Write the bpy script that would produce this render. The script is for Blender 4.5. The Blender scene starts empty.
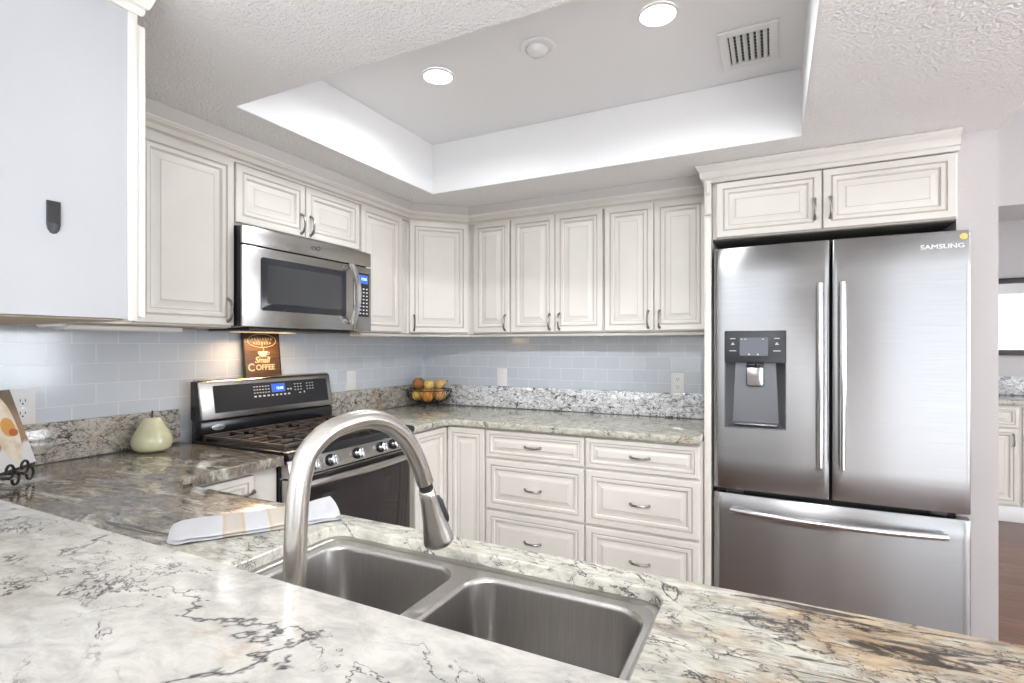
import bpy, bmesh, math, random
from mathutils import Matrix, Vector
random.seed(7)
S = bpy.context.scene
C = S.collection
PI = math.pi

# ------------------------------------------------------------------ camera, world, exposure, daylight
cd = bpy.data.cameras.new('camera'); cam = bpy.data.objects.new('camera', cd); C.objects.link(cam)
cd.sensor_width = 36; cd.lens = 523.16 / 1024 * 36; cd.clip_start = 0.02
cd.shift_y = (346.12 - 341.5) / 1024
cam.location = (0, 0, 1.3087); cam.rotation_euler = (PI / 2, 0, math.radians(26.626))
S.camera = cam
S.view_settings.view_transform = 'Standard'; S.view_settings.look = 'None'
S.view_settings.gamma = 1; S.view_settings.use_curve_mapping = False
S.view_settings.exposure = 0.37
W = bpy.data.worlds.new('world'); S.world = W; W.use_nodes = True
W.node_tree.nodes['Background'].inputs[0].default_value = (0.80, 0.88, 1.0, 1)
W.node_tree.nodes['Background'].inputs[1].default_value = 1.9

def area(name, loc, rot, sx, sy, power, col, shape='RECTANGLE', spread=PI):
    l = bpy.data.lights.new(name, 'AREA'); l.shape = shape; l.size = sx; l.size_y = sy
    l.energy = power; l.color = col; l.spread = spread
    o = bpy.data.objects.new(name, l); C.objects.link(o); o.location = loc; o.rotation_euler = rot
    return o
DAY = (0.90, 0.95, 1.0)
# daylight coming in through the windows of the rooms behind and beside the kitchen
area('daylight_rear_window', (-1.0, -3.68, 1.78), (PI / 2, 0, 0), 1.7, 1.6, 17, DAY)
area('daylight_patio_door', (3.35, -3.68, 1.25), (PI / 2, 0, 0), 3.2, 2.35, 15, DAY)
area('daylight_side_window', (5.42, -1.4, 1.3), (PI / 2, 0, PI / 2), 2.2, 1.7, 62, DAY)
area('added_dining_daylight', (5.42, 3.3, 1.4), (PI / 2, 0, PI / 2), 1.6, 1.5, 82, DAY)  # unseen window light, added to brighten the dining side
# added unseen lamps in the living area, lighting its floor for bounce
for lx, ly in ((-.4, -2.5), (1.2, -2.5), (2.8, -2.2), (3.4, -.6)):
    area('added_living_light', (lx, ly, 2.72), (0, 0, 0), 0.4, 0.4, 95, (0.97, 0.985, 1.0), 'DISK', math.radians(100))
area('added_dining_light', (2.6, 2.2, 2.72), (0, 0, 0), 0.5, 0.5, 26, (1.0, 0.93, 0.86), 'DISK')  # added out of view to lift the dining side

# two added spots, unseen behind the camera, brightening drawers, tile and corner
def spot(name, loc, aim, power, deg, col):
    l = bpy.data.lights.new(name, 'SPOT'); l.energy = power; l.color = col; l.spot_size = math.radians(deg); l.spot_blend = .55; l.shadow_soft_size = .06
    o = bpy.data.objects.new(name, l); C.objects.link(o); o.location = loc
    o.rotation_euler = (Vector(aim) - Vector(loc)).to_track_quat('-Z', 'Y').to_euler()
SPOT = 190
spot('added_spot', (.95, -1.7, 2.66), (-1.88, 2.65, .74), SPOT, 31, (.94, .96, 1.0))
spot('added_spot', (.3, -1.7, 2.66), (-.70, 2.3, .56), SPOT * .85, 31, (.94, .96, 1.0))

# ------------------------------------------------------------------ material helpers
def newmat(name):
    m = bpy.data.materials.new(name); m.use_nodes = True
    return m, m.node_tree.nodes, m.node_tree.links, m.node_tree.nodes['Principled BSDF']
def mat(name, col, rough=0.5, metal=0.0, coat=0.0, emit=None, es=0, noise=0.0, nscale=20, bump=0.0, bscale=200, spec=None, trans=0, bdist=.004):
    m, N, L, P = newmat(name)
    P.inputs['Base Color'].default_value = (*col, 1); P.inputs['Roughness'].default_value = rough
    P.inputs['Metallic'].default_value = metal; P.inputs['Coat Weight'].default_value = coat
    P.inputs['Coat Roughness'].default_value = 0.08
    if spec is not None: P.inputs['Specular IOR Level'].default_value = spec
    if trans: P.inputs['Transmission Weight'].default_value = trans
    if emit: P.inputs['Emission Color'].default_value = (*emit, 1); P.inputs['Emission Strength'].default_value = es
    tc = N.new('ShaderNodeTexCoord')
    if noise:
        n = N.new('ShaderNodeTexNoise'); n.inputs['Scale'].default_value = nscale; n.inputs['Detail'].default_value = 4
        L.new(tc.outputs['Object'], n.inputs['Vector'])
        r = N.new('ShaderNodeValToRGB')
        r.color_ramp.elements[0].position = .3; r.color_ramp.elements[1].position = .7
        r.color_ramp.elements[0].color = (*[c * (1 - noise) for c in col], 1)
        r.color_ramp.elements[1].color = (*[min(1, c * (1 + noise * .6)) for c in col], 1)
        L.new(n.outputs['Fac'], r.inputs[0]); L.new(r.outputs[0], P.inputs['Base Color'])
    if bump:
        n = N.new('ShaderNodeTexNoise'); n.inputs['Scale'].default_value = bscale; n.inputs['Detail'].default_value = 3
        L.new(tc.outputs['Object'], n.inputs['Vector'])
        b = N.new('ShaderNodeBump'); b.inputs['Strength'].default_value = bump; b.inputs['Distance'].default_value = bdist
        L.new(n.outputs['Fac'], b.inputs['Height']); L.new(b.outputs[0], P.inputs['Normal'])
    return m
def ramp(N, L, src, stops):
    r = N.new('ShaderNodeValToRGB'); e = r.color_ramp.elements
    while len(e) < len(stops): e.new(0.5)
    for k, (p, c) in enumerate(stops):
        e[k].position = p; e[k].color = (*c, 1) if len(c) == 3 else c
    L.new(src, r.inputs[0]); return r.outputs[0]
def gray(v): return (v, v, v)
def mixc(N, L, fac, a, b):
    m = N.new('ShaderNodeMix'); m.data_type = 'RGBA'
    if hasattr(fac, 'is_linked'): L.new(fac, m.inputs[0])
    else: m.inputs[0].default_value = fac
    for v, i in ((a, 6), (b, 7)):
        if hasattr(v, 'is_linked'): L.new(v, m.inputs[i])
        else: m.inputs[i].default_value = (*v, 1)
    return m.outputs[2]
def mth(N, L, op, a, b=0.0):
    m = N.new('ShaderNodeMath'); m.operation = op
    for v, i in ((a, 0), (b, 1)):
        if hasattr(v, 'is_linked'): L.new(v, m.inputs[i])
        else: m.inputs[i].default_value = v
    return m.outputs[0]

def granite(name, rot=25, stretch=2.2, scale=1.0, base=(.6, .57, .5), light=1.14, tan=0.0, tanz=(), dark=0.0, darkz=(), darkcol=(.225, .185, .140), gry=0.0, greyamt=.6,
            vein=0.5, vscale=3.0, vmask=0.0, dash=0.0, dashz=(), fleck=0.0, mottle=.12, seed=0.0, rough=0.09):
    """polished granite: cream ground, tan and olive clouds, grey wisps, thin black veins, dark dashes and flecks.
    tanz / darkz / dashz: (axis, from, to, amount) where in the slab each cloud gets denser"""
    m, N, L, P = newmat(name)
    tc = N.new('ShaderNodeTexCoord'); mp = N.new('ShaderNodeMapping')
    L.new(tc.outputs['Object'], mp.inputs[0])
    mp.inputs['Rotation'].default_value = (0, 0, math.radians(rot)); mp.inputs['Scale'].default_value = (scale, scale * stretch, scale * 1.5)
    mp.inputs['Location'].default_value = (seed, seed * 1.7, seed * .6)
    sx = N.new('ShaderNodeSeparateXYZ'); L.new(tc.outputs['Object'], sx.inputs[0])
    def noi(sc, det=6, dist=0.0, rough=.6, off=0, flat=None):
        n = N.new('ShaderNodeTexNoise'); n.inputs['Scale'].default_value = sc; n.inputs['Detail'].default_value = det
        n.inputs['Distortion'].default_value = dist; n.inputs['Roughness'].default_value = rough
        a = N.new('ShaderNodeVectorMath'); a.operation = 'MULTIPLY_ADD'; a.inputs[1].default_value = flat or (1, 1, 1); a.inputs[2].default_value = (off, off * .7, -off)
        L.new(mp.outputs[0], a.inputs[0]); L.new(a.outputs[0], n.inputs['Vector'])
        return n.outputs['Fac']
    def zone(v, zs):
        for (axis, a, b, amt) in zs:
            mr = N.new('ShaderNodeMapRange'); mr.inputs['From Min'].default_value = a; mr.inputs['From Max'].default_value = b
            mr.inputs['To Min'].default_value = 0; mr.inputs['To Max'].default_value = amt
            L.new(sx.outputs[axis], mr.inputs['Value']); v = mth(N, L, 'ADD', v, mr.outputs[0])
        return v
    def thr(v, a, b): return ramp(N, L, v, [(max(a, 0), gray(0)), (min(b, 1), gray(1))])
    col = mixc(N, L, thr(noi(8, 8, .6), .34, .66), base, [min(1, c * light) for c in base])
    mo = noi(24, 6, .5, .7, 2.9)
    # tan clouds
    t = thr(zone(noi(2.6, 8, .9, .66, 5.1), tanz), .62 - tan, .76 - tan)
    tcol = mixc(N, L, thr(noi(12, 6, .5, .6, 2.2), .38, .62), (0.33, 0.215, 0.11), (0.58, 0.44, 0.28))
    col = mixc(N, L, mth(N, L, 'MULTIPLY', t, .85), col, tcol)
    # olive brown clouds
    d = thr(zone(noi(3.4, 9, 1.2, .68, 21.5), darkz), .64 - dark, .74 - dark)
    dcol = mixc(N, L, thr(noi(15, 7, .6, .65, 8.8), .40, .62), [c * .45 for c in darkcol], [c * 1.25 for c in darkcol])
    col = mixc(N, L, mth(N, L, 'MULTIPLY', d, .85), col, dcol)
    # grey wisps
    g = thr(noi(7, 9, 1.2, .7, 9.3, (.8, 1.4, 1)), .64 - gry, .76 - gry)
    col = mixc(N, L, mth(N, L, 'MULTIPLY', g, greyamt), col, (0.29, 0.285, 0.28))
    # mottling
    mm = N.new('ShaderNodeMix'); mm.data_type = 'RGBA'; mm.blend_type = 'MULTIPLY'; mm.inputs[0].default_value = 1
    L.new(col, mm.inputs[6]); L.new(ramp(N, L, mo, [(.32, gray(1 - 2 * mottle)), (.62, gray(1.0))]), mm.inputs[7]); col = mm.outputs[2]
    # thin dark veins, broken up
    for k, (o_, w_) in enumerate(((17.7, 1.0), (47.3, .7), (83.1, .8))):
        v0 = mth(N, L, 'ABSOLUTE', mth(N, L, 'SUBTRACT', noi(vscale * (1, 1.5, 2.6)[k], 7, .6, .60, o_, (1, (.55, .85, .6)[k], 1)), .5))
        v = ramp(N, L, v0, [(.000, gray(1)), ((.003 + .0095 * vein) * w_, gray(0))])
        vm = thr(noi(5.5, 4, .6, .55, o_ + 13), .60 - .16 * vein - vmask, .68 - .16 * vein - vmask)
        col = mixc(N, L, mth(N, L, 'MULTIPLY', v, vm), col, (0.04, 0.04, 0.045))
    if dash or dashz:
        q = thr(zone(noi(10, 7, .9, .66, 61, (.55, 1.5, 1)), dashz), .72 - dash, .77 - dash)
        col = mixc(N, L, mth(N, L, 'MULTIPLY', q, .92), col, (0.040, 0.033, 0.030))
    if fleck:
        f = thr(noi(26, 5, .8, .65, 3.3), .74 - .16 * fleck, .79 - .16 * fleck)
        fm = thr(noi(5, 3, .3, .5, 12), .42, .58)
        col = mixc(N, L, mth(N, L, 'MULTIPLY', f, fm), col, (0.035, 0.034, 0.035))
    L.new(col, P.inputs['Base Color']); P.inputs['Roughness'].default_value = rough
    return m

def tile_mat(name, axis):
    """glazed grey glass subway tile in running bond; axis = which object axis runs along the wall"""
    m, N, L, P = newmat(name)
    tc = N.new('ShaderNodeTexCoord'); sx = N.new('ShaderNodeSeparateXYZ'); L.new(tc.outputs['Object'], sx.inputs[0])
    cx = N.new('ShaderNodeCombineXYZ'); L.new(sx.outputs[axis], cx.inputs[0]); L.new(sx.outputs[2], cx.inputs[1])
    br = N.new('ShaderNodeTexBrick'); L.new(cx.outputs[0], br.inputs['Vector'])
    br.inputs['Scale'].default_value = 1; br.inputs['Brick Width'].default_value = .1465; br.inputs['Row Height'].default_value = .0733
    br.inputs['Mortar Size'].default_value = .0018; br.inputs['Mortar Smooth'].default_value = .1
    br.inputs['Color1'].default_value = (0.565, 0.605, 0.655, 1); br.inputs['Color2'].default_value = (0.605, 0.645, 0.69, 1)
    br.inputs['Mortar'].default_value = (0.73, 0.745, 0.76, 1)
    L.new(br.outputs['Color'], P.inputs['Base Color'])
    b = N.new('ShaderNodeBump'); b.inputs['Strength'].default_value = .35; b.inputs['Distance'].default_value = .0015; b.invert = True
    L.new(br.outputs['Fac'], b.inputs['Height']); L.new(b.outputs[0], P.inputs['Normal'])
    P.inputs['Roughness'].default_value = .12
    return m
def wood_floor(name):
    m, N, L, P = newmat(name)
    tc = N.new('ShaderNodeTexCoord')
    br = N.new('ShaderNodeTexBrick'); L.new(tc.outputs['Object'], br.inputs['Vector'])
    br.inputs['Scale'].default_value = 1; br.inputs['Brick Width'].default_value = 1.2; br.inputs['Row Height'].default_value = .115
    br.inputs['Mortar Size'].default_value = .0012; br.offset = .37
    br.inputs['Color1'].default_value = (0.20, 0.098, 0.062, 1); br.inputs['Color2'].default_value = (0.125, 0.058, 0.038, 1)
    br.inputs['Mortar'].default_value = (0.03, 0.015, 0.01, 1)
    mp = N.new('ShaderNodeMapping'); mp.inputs['Scale'].default_value = (1.5, 22, 1); L.new(tc.outputs['Object'], mp.inputs[0])
    n = N.new('ShaderNodeTexNoise'); n.inputs['Scale'].default_value = 3; n.inputs['Detail'].default_value = 6; L.new(mp.outputs[0], n.inputs['Vector'])
    g = ramp(N, L, n.outputs['Fac'], [(.3, gray(.6)), (.7, gray(1.25))])
    mx = N.new('ShaderNodeMix'); mx.data_type = 'RGBA'; mx.blend_type = 'MULTIPLY'; mx.inputs[0].default_value = 1
    L.new(br.outputs['Color'], mx.inputs[6]); L.new(g, mx.inputs[7]); L.new(mx.outputs[2], P.inputs['Base Color'])
    P.inputs['Roughness'].default_value = .28
    return m
def steel(name, col=(0.60, 0.60, 0.605), rough=.26, aniso=.75, axis='Z', grain=(1, 1, 160), brot=0.0):
    m, N, L, P = newmat(name)
    P.inputs['Metallic'].default_value = 1; P.inputs['Roughness'].default_value = rough
    P.inputs['Anisotropic'].default_value = aniso; P.inputs['Anisotropic Rotation'].default_value = brot
    t = N.new('ShaderNodeTangent'); t.direction_type = 'RADIAL'; t.axis = axis; L.new(t.outputs[0], P.inputs['Tangent'])
    tc = N.new('ShaderNodeTexCoord'); mp = N.new('ShaderNodeMapping'); mp.inputs['Scale'].default_value = grain
    L.new(tc.outputs['Object'], mp.inputs[0])
    n = N.new('ShaderNodeTexNoise'); n.inputs['Scale'].default_value = 4; n.inputs['Detail'].default_value = 5; L.new(mp.outputs[0], n.inputs['Vector'])
    L.new(ramp(N, L, n.outputs['Fac'], [(.3, [c * .93 for c in col]), (.7, [min(1, c * 1.07) for c in col])]), P.inputs['Base Color'])
    return m

PAINT = mat('antique_white_paint', (0.715, 0.68, 0.625), .38, noise=.035, nscale=6)
GLAZE = mat('taupe_glaze', (0.52, 0.465, 0.41), .5)
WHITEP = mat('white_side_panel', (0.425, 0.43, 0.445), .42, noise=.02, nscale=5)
UNDER = mat('cabinet_underside_wood', (0.50, 0.40, 0.29), .6, noise=.2, nscale=14)
PEWTER = mat('pewter', (0.33, 0.31, 0.29), .32, 1.0, noise=.25, nscale=60)
CEILM = mat('stippled_ceiling_paint', (0.90, 0.89, 0.88), .9, bump=1.0, bscale=115, bdist=.009)
TRAYM = mat('smooth_ceiling_paint', (0.89, 0.89, 0.89), .62, bump=.18, bscale=70)
WALLM = mat('warm_grey_wall_paint', (0.53, 0.50, 0.49), .85, bump=.18, bscale=120)
WALLB = mat('light_wall_paint', (0.66, 0.64, 0.62), .85, bump=.1, bscale=120)
FLOORM = wood_floor('red_brown_plank_floor')
TILE_L = tile_mat('grey_subway_tile_side', 1); TILE_B = tile_mat('grey_subway_tile_rear', 0)
STEEL = steel('brushed_steel', (0.345, 0.343, 0.343), .27, .90, brot=.25)
STEELD = steel('brushed_steel_warm', (0.44, 0.425, 0.41), .27, .75, brot=.25)
NICKEL = steel('brushed_nickel', (0.60, 0.575, 0.54), .27, .5)
SINKM = steel('satin_sink_steel', (0.44, 0.425, 0.41), .30, .5, grain=(60, 60, 2))
CHROME = mat('polished_steel', (0.74, 0.75, 0.77), .16, 1.0)
DARKG = mat('dark_grey_plastic', (0.032, 0.033, 0.038), .35)
MIDG = mat('grey_metal_recess', (0.185, 0.19, 0.20), .35, .6)
BLACK = mat('black_enamel', (0.012, 0.012, 0.014), .22)
BLACKM = mat('matt_black_iron', (0.02, 0.019, 0.018), .55)
GRATE = mat('cast_iron_grate', (0.055, 0.042, 0.036), .42)
GLASSB = mat('dark_oven_glass', (0.022, 0.017, 0.017), .06, spec=.35)
GLASSW = mat('smoked_microwave_glass', (0.035, 0.038, 0.042), .10, coat=.5)
PANELG = mat('slate_control_glass', (0.028, 0.029, 0.034), .18, spec=.4)
BLUE = mat('blue_display', (0.01, 0.02, 0.08), .3, emit=(0.05, 0.16, 0.75), es=.8)
CYAN = mat('display_digits', (0.5, 0.7, 1.0), .3, emit=(0.45, 0.7, 1.0), es=1.6)
PRINT = mat('white_print', (0.62, 0.62, 0.62), .5)
SEAMB = mat('black_gasket', (0.01, 0.01, 0.011), .6)
PLATE = mat('white_plastic', (0.80, 0.80, 0.79), .35)
SLOTM = mat('outlet_slot_dark', (0.03, 0.03, 0.03), .6)
SILVER = mat('silver_badge', (0.72, 0.72, 0.74), .3, .8)
CREAM = mat('cream_ink', (0.52, 0.41, 0.24), .6)
LAMPM = mat('lit_lamp_lens', (1, 1, 1), .5, emit=(1.0, 0.98, 0.95), es=6)
GRAN_L = granite('granite_sink_counter', rot=-14, stretch=2.6, base=(.57, .55, .48), tan=.03, tanz=[(0, .95, 1.3, .24), (0, .2, -.5, .10)], dark=-.10, darkz=[(0, .42, -.05, .36)],
                 gry=.08, vein=.75, vmask=.03, dash=-.01, dashz=[(0, .9, 1.25, .20), (0, .4, 0, .14)], fleck=.65, mottle=.24, seed=1.3)
GRAN_B = granite('granite_bar', rot=-30, stretch=1.7, scale=1.0, base=(.47, .452, .415), light=1.16, tan=-.04, tanz=[(0, .2, .8, .10)], dark=-.4, gry=.09, greyamt=.32, vein=.52, vscale=2.7, vmask=.03, dash=-.02, fleck=.30, mottle=.17, seed=4.7)
GRAN_C = granite('granite_back_counter', rot=4, stretch=1.8, scale=1.2, base=(.55, .53, .44), tan=.05, dark=.02, gry=.09, vein=.8, dash=.07, fleck=.95, mottle=.25, seed=7.9)
GRAN_S = granite('granite_splash', rot=30, stretch=1.2, scale=1.7, base=(.78, .78, .78), tan=-.10, dark=-.3, gry=.09, greyamt=.8, vein=1.2, vscale=4.5, vmask=.04, dash=.12, fleck=1.1, mottle=.22, seed=11.2)
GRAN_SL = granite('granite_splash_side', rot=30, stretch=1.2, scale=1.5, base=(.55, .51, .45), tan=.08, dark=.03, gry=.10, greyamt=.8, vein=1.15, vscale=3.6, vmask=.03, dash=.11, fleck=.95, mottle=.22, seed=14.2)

# ------------------------------------------------------------------ mesh builder
class B:
    def __init__(s): s.bm = bmesh.new(); s.mi = 0
    def _tag(s, faces):
        for f in faces: f.material_index = s.mi
    def box(s, x0, x1, y0, y1, z0, z1, bev=0.0, seg=2):
        b = bmesh.new()
        r = bmesh.ops.create_cube(b, size=1)
        for v in b.verts: v.co = Vector(((x0 + x1) / 2 + v.co.x * (x1 - x0), (y0 + y1) / 2 + v.co.y * (y1 - y0), (z0 + z1) / 2 + v.co.z * (z1 - z0)))
        if bev: bmesh.ops.bevel(b, geom=b.edges[:], offset=bev, segments=seg, profile=.5, affect='EDGES')
        s.merge(b)
        return s
    def merge(s, b, M=None):
        mp = {}
        for v in b.verts: mp[v] = s.bm.verts.new(M @ v.co if M else v.co)
        for f in b.faces:
            try:
                nf = s.bm.faces.new([mp[v] for v in f.verts]); nf.material_index = s.mi
            except ValueError: pass
        b.free()
    def prism(s, poly, a, b, axis='z', bev=0.0, seg=2):
        """poly of 2-D points extruded between a and b along axis (z: x,y  |  x: y,z  |  y: x,z)"""
        t = bmesh.new()
        def mk(p, h): return {'z': (p[0], p[1], h), 'x': (h, p[0], p[1]), 'y': (p[0], h, p[1])}[axis]
        lo = [t.verts.new(mk(p, a)) for p in poly]; hi = [t.verts.new(mk(p, b)) for p in poly]
        n = len(poly)
        for i in range(n): t.faces.new([lo[i], lo[(i + 1) % n], hi[(i + 1) % n], hi[i]])
        t.faces.new(lo[::-1]); t.faces.new(hi)
        bmesh.ops.recalc_face_normals(t, faces=t.faces[:])
        if bev:
            ed = [e for e in t.edges if len(e.link_faces) == 2 and e.calc_face_angle(0) > .6]
            bmesh.ops.bevel(t, geom=ed, offset=bev, segments=seg, profile=.5, affect='EDGES')
        s.merge(t); return s
    def loops(s, rings, cap0=False, cap1=False, closed=True):
        vs = [[s.bm.verts.new(p) for p in r] for r in rings]
        n = len(vs[0])
        for a, b in zip(vs, vs[1:]):
            for i in range(n if closed else n - 1):
                f = s.bm.faces.new([a[i], a[(i + 1) % n], b[(i + 1) % n], b[i]]); f.material_index = s.mi
        if cap0: s._tag([s.bm.faces.new(vs[0][::-1])])
        if cap1: s._tag([s.bm.faces.new(vs[-1])])
        return vs
    def tube(s, pts, rad, seg=10, closed=False, squash=None):
        pts = [Vector(p) for p in pts]; n = len(pts)
        rads = rad if isinstance(rad, (list, tuple)) else [rad] * n
        up = None; rings = []
        for i, p in enumerate(pts):
            if closed: t = (pts[(i + 1) % n] - pts[i - 1]).normalized()
            else: t = (pts[min(i + 1, n - 1)] - pts[max(i - 1, 0)]).normalized()
            if up is None:
                up = Vector((0, 0, 1)) if abs(t.z) < .9 else Vector((0, 1, 0))
            sdir = t.cross(up)
            if sdir.length < 1e-4: sdir = t.cross(Vector((1, 0, 0)))
            sdir.normalize(); up = sdir.cross(t).normalized()
            k = squash or 1
            rings.append([p + (sdir * math.cos(2 * PI * j / seg) + up * math.sin(2 * PI * j / seg) * k) * rads[i] for j in range(seg)])
        if closed: rings.append(rings[0])
        if closed:
            vs = [[s.bm.verts.new(q) for q in r] for r in rings[:-1]]
            for a in range(n):
                for i in range(seg):
                    f = s.bm.faces.new([vs[a][i], vs[a][(i + 1) % seg], vs[(a + 1) % n][(i + 1) % seg], vs[(a + 1) % n][i]]); f.material_index = s.mi
        else: s.loops(rings, True, True)
        return s
    def lathe(s, prof, c=(0, 0, 0), seg=24, sx=1, sy=1, cap0=True, cap1=True):
        rings = [[(c[0] + r * sx * math.cos(2 * PI * j / seg), c[1] + r * sy * math.sin(2 * PI * j / seg), c[2] + z) for j in range(seg)] for r, z in prof]
        s.loops(rings, cap0, cap1); return s
    def cyl(s, a, b, r, seg=16, r2=None):
        s.tube([a, b], [r, r if r2 is None else r2], seg); return s
    def sweep(s, path, prof):
        """prof: (out, z) outline swept along a 2-D path with mitred corners; outward is the right-hand side"""
        P = [Vector(p) for p in path]; n = len(P); rings = []
        for i in range(n):
            d0 = (P[i] - P[i - 1]).normalized() if i else (P[1] - P[0]).normalized()
            d1 = (P[i + 1] - P[i]).normalized() if i < n - 1 else d0
            n0 = Vector((d0.y, -d0.x)); n1 = Vector((d1.y, -d1.x)); m = (n0 + n1)
            m = m / m.dot(n0)
            rings.append([(P[i].x + m.x * o, P[i].y + m.y * o, z) for o, z in prof])
        s.loops(rings, True, True); return s
    def xf(s, M):
        for v in s.bm.verts: v.co = M @ v.co
        return s
    def build(s, name, mats, parent=None, local=False, sharp=35, smooth=True):
        if not isinstance(mats, (list, tuple)): mats = [mats]
        bmesh.ops.recalc_face_normals(s.bm, faces=s.bm.faces[:])
        me = bpy.data.meshes.new(name); off = Vector((0, 0, 0))
        if parent is not None and not local:
            p = parent
            while p is not None: off += p.location; p = p.parent
            for v in s.bm.verts: v.co -= off
        s.bm.to_mesh(me); s.bm.free()
        for m in mats: me.materials.append(m)
        if smooth:
            for f in me.polygons: f.use_smooth = True
            me.set_sharp_from_angle(angle=math.radians(sharp))
        o = bpy.data.objects.new(name, me); C.objects.link(o)
        if parent is not None: o.parent = parent
        return o
def tag(o, label, cat, group=None):
    o['label'] = label; o['category'] = cat
    if group: o['group'] = group
    return o
def thing(name, label, cat, loc=(0, 0, 0), rz=0, group=None):
    o = bpy.data.objects.new(name, None); C.objects.link(o); o.location = loc; o.rotation_euler = (0, 0, rz); o.empty_display_size = .05
    return tag(o, label, cat, group)
def struct(name, b, m):
    o = b.build(name, m); o['kind'] = 'structure'; return o
def rehome(o, loc):
    """move a one-mesh thing's origin to loc"""
    loc = Vector(loc)
    for v in o.data.vertices: v.co -= loc
    o.location = loc; return o
def frame(o, n):
    """matrix taking (u, v, n) to the world for a vertical face with outward normal n"""
    n = Vector((n[0], n[1], 0)).normalized(); u = Vector((-n.y, n.x, 0)); v = Vector((0, 0, 1))
    M = Matrix.Identity(4)
    for i in range(3): M[i][0] = u[i]; M[i][1] = v[i]; M[i][2] = n[i]; M[i][3] = o[i]
    return M
def text(body, size, depth=.0006, align='CENTER', shear=0, xscale=1, bold=0):
    cu = bpy.data.curves.new('t', 'FONT'); cu.body = body; cu.size = size; cu.extrude = depth; cu.align_x = align; cu.align_y = 'CENTER'; cu.shear = shear; cu.offset = bold
    ob = bpy.data.objects.new('t', cu); C.objects.link(ob)
    dg = bpy.context.evaluated_depsgraph_get(); dg.update()
    me = bpy.data.meshes.new_from_object(ob.evaluated_get(dg))
    b = bmesh.new(); b.from_mesh(me)
    for v in b.verts: v.co.x *= xscale
    bpy.data.objects.remove(ob); bpy.data.curves.remove(cu); bpy.data.meshes.remove(me)
    return b
def rr(x0, x1, y0, y1, r, n=6):
    """rounded rectangle outline, counter-clockwise"""
    out = []
    for cx, cy, a0 in ((x1 - r, y0 + r, -PI / 2), (x1 - r, y1 - r, 0), (x0 + r, y1 - r, PI / 2), (x0 + r, y0 + r, PI)):
        for k in range(n + 1):
            a = a0 + PI / 2 * k / n; out.append((cx + r * math.cos(a), cy + r * math.sin(a)))
    return out

# ------------------------------------------------------------------ room shell
XL, YB = -2.219, 3.017
XF, YF = -1.905, YB - .314    # fronts of the wall cabinets
DA, DBX = 2.441, XF + (YF - 2.441)    # angled corner cabinet
ZS = 2.134
struct('floor', B().box(-2.5, 5.6, -3.9, 6.0, -.06, 0), FLOORM)
struct('added_bounce_floor', B().box(XL, 5.35, -3.6, .19, .0005, .012), mat('pale_bounce_carpet', (.66, .66, .665), .95, noise=.12, nscale=60, bump=.4, bscale=300))  # pale carpet added out of view to bounce light onto the ceiling
struct('wall_left', B().box(-2.36, XL, -3.75, YB + .14, 0, 2.75), WALLB)
struct('wall_back', B().box(XL, .760, YB, YB + .14, 0, 2.75), WALLB)
struct('wall_right', B().box(.634, .760, 2.60, YB - .0005, 0, ZS - .0005), WALLM)
struct('wall_far', B().box(.3, 5.5, 5.75, 5.9, 0, 2.75), WALLM)
struct('wall_header', B().box(.745, 5.5, 4.05, 4.55, 2.134, 2.75), WALLM)
b = B()
for bx in ((XL, -1.9, 0, 2.75), (-1.9, -.1, 0, .93), (-1.9, -.1, 2.63, 2.75), (-.1, 1.7, 0, 2.75), (1.7, 5.0, 2.45, 2.75), (5.0, 5.5, 0, 2.75)):
    b.box(bx[0], bx[1], -3.75, -3.62, bx[2], bx[3])
struct('wall_rear', b, mat('taupe_wall_paint', (.34, .325, .315), .85, bump=.1, bscale=120))
b = B()
for y0, y1, z0, z1 in ((-3.75, -2.5, 0, 2.75), (-2.5, -.3, 0, .45), (-2.5, -.3, 2.15, 2.75), (-.3, 2.5, 0, 2.75), (2.5, 4.1, 0, .65), (2.5, 4.1, 2.15, 2.75), (4.1, 5.9, 0, 2.75)):
    b.box(5.36, 5.5, y0, y1, z0, z1)
struct('wall_side', b, WALLM)
def window(name, M, w, h, nx, ny, t=.05):
    b = B()
    for x0, x1, y0, y1 in ((0, t, 0, h), (w - t, w, 0, h), (t, w - t, 0, t), (t, w - t, h - t, h)): b.box(x0, x1, y0, y1, -.03, .03)
    for i in range(1, nx): b.box(w * i / nx - .018, w * i / nx + .018, t, h - t, -.015, .015)
    for i in range(1, ny): b.box(t, w - t, h * i / ny - .012, h * i / ny + .012, -.014, .014)
    b.xf(M); struct(name, b, PLATE)
window('window_1', frame((-.1, -3.66, .93), (0, 1)), 1.8, 1.70, 2, 3)
window('door_1', frame((5.0, -3.66, .0), (0, 1)), 3.3, 2.45, 4, 4)
window('window_2', frame((5.40, -.3, .45), (-1, 0)), 2.2, 1.7, 2, 3)
window('added_window', frame((5.40, 4.1, .65), (-1, 0)), 1.6, 1.5, 2, 3)  # unseen window added to go with the dining side light
struct('added_reflection_door', B().box(.62, 1.50, -3.6195, -3.575, .013, 2.12, .004), mat('reflection_door_walnut', (.075, .045, .03), .45, noise=.3, nscale=9))  # unseen dark door added to give the refrigerator a dark reflected band
struct('baseboard_far', B().box(2.45, 5.35, 5.735, 5.75, 0, .09), PLATE)
struct('baseboard_right', B().box(.7605, .752, 2.60, YB, 0, .09), PLATE)
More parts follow.
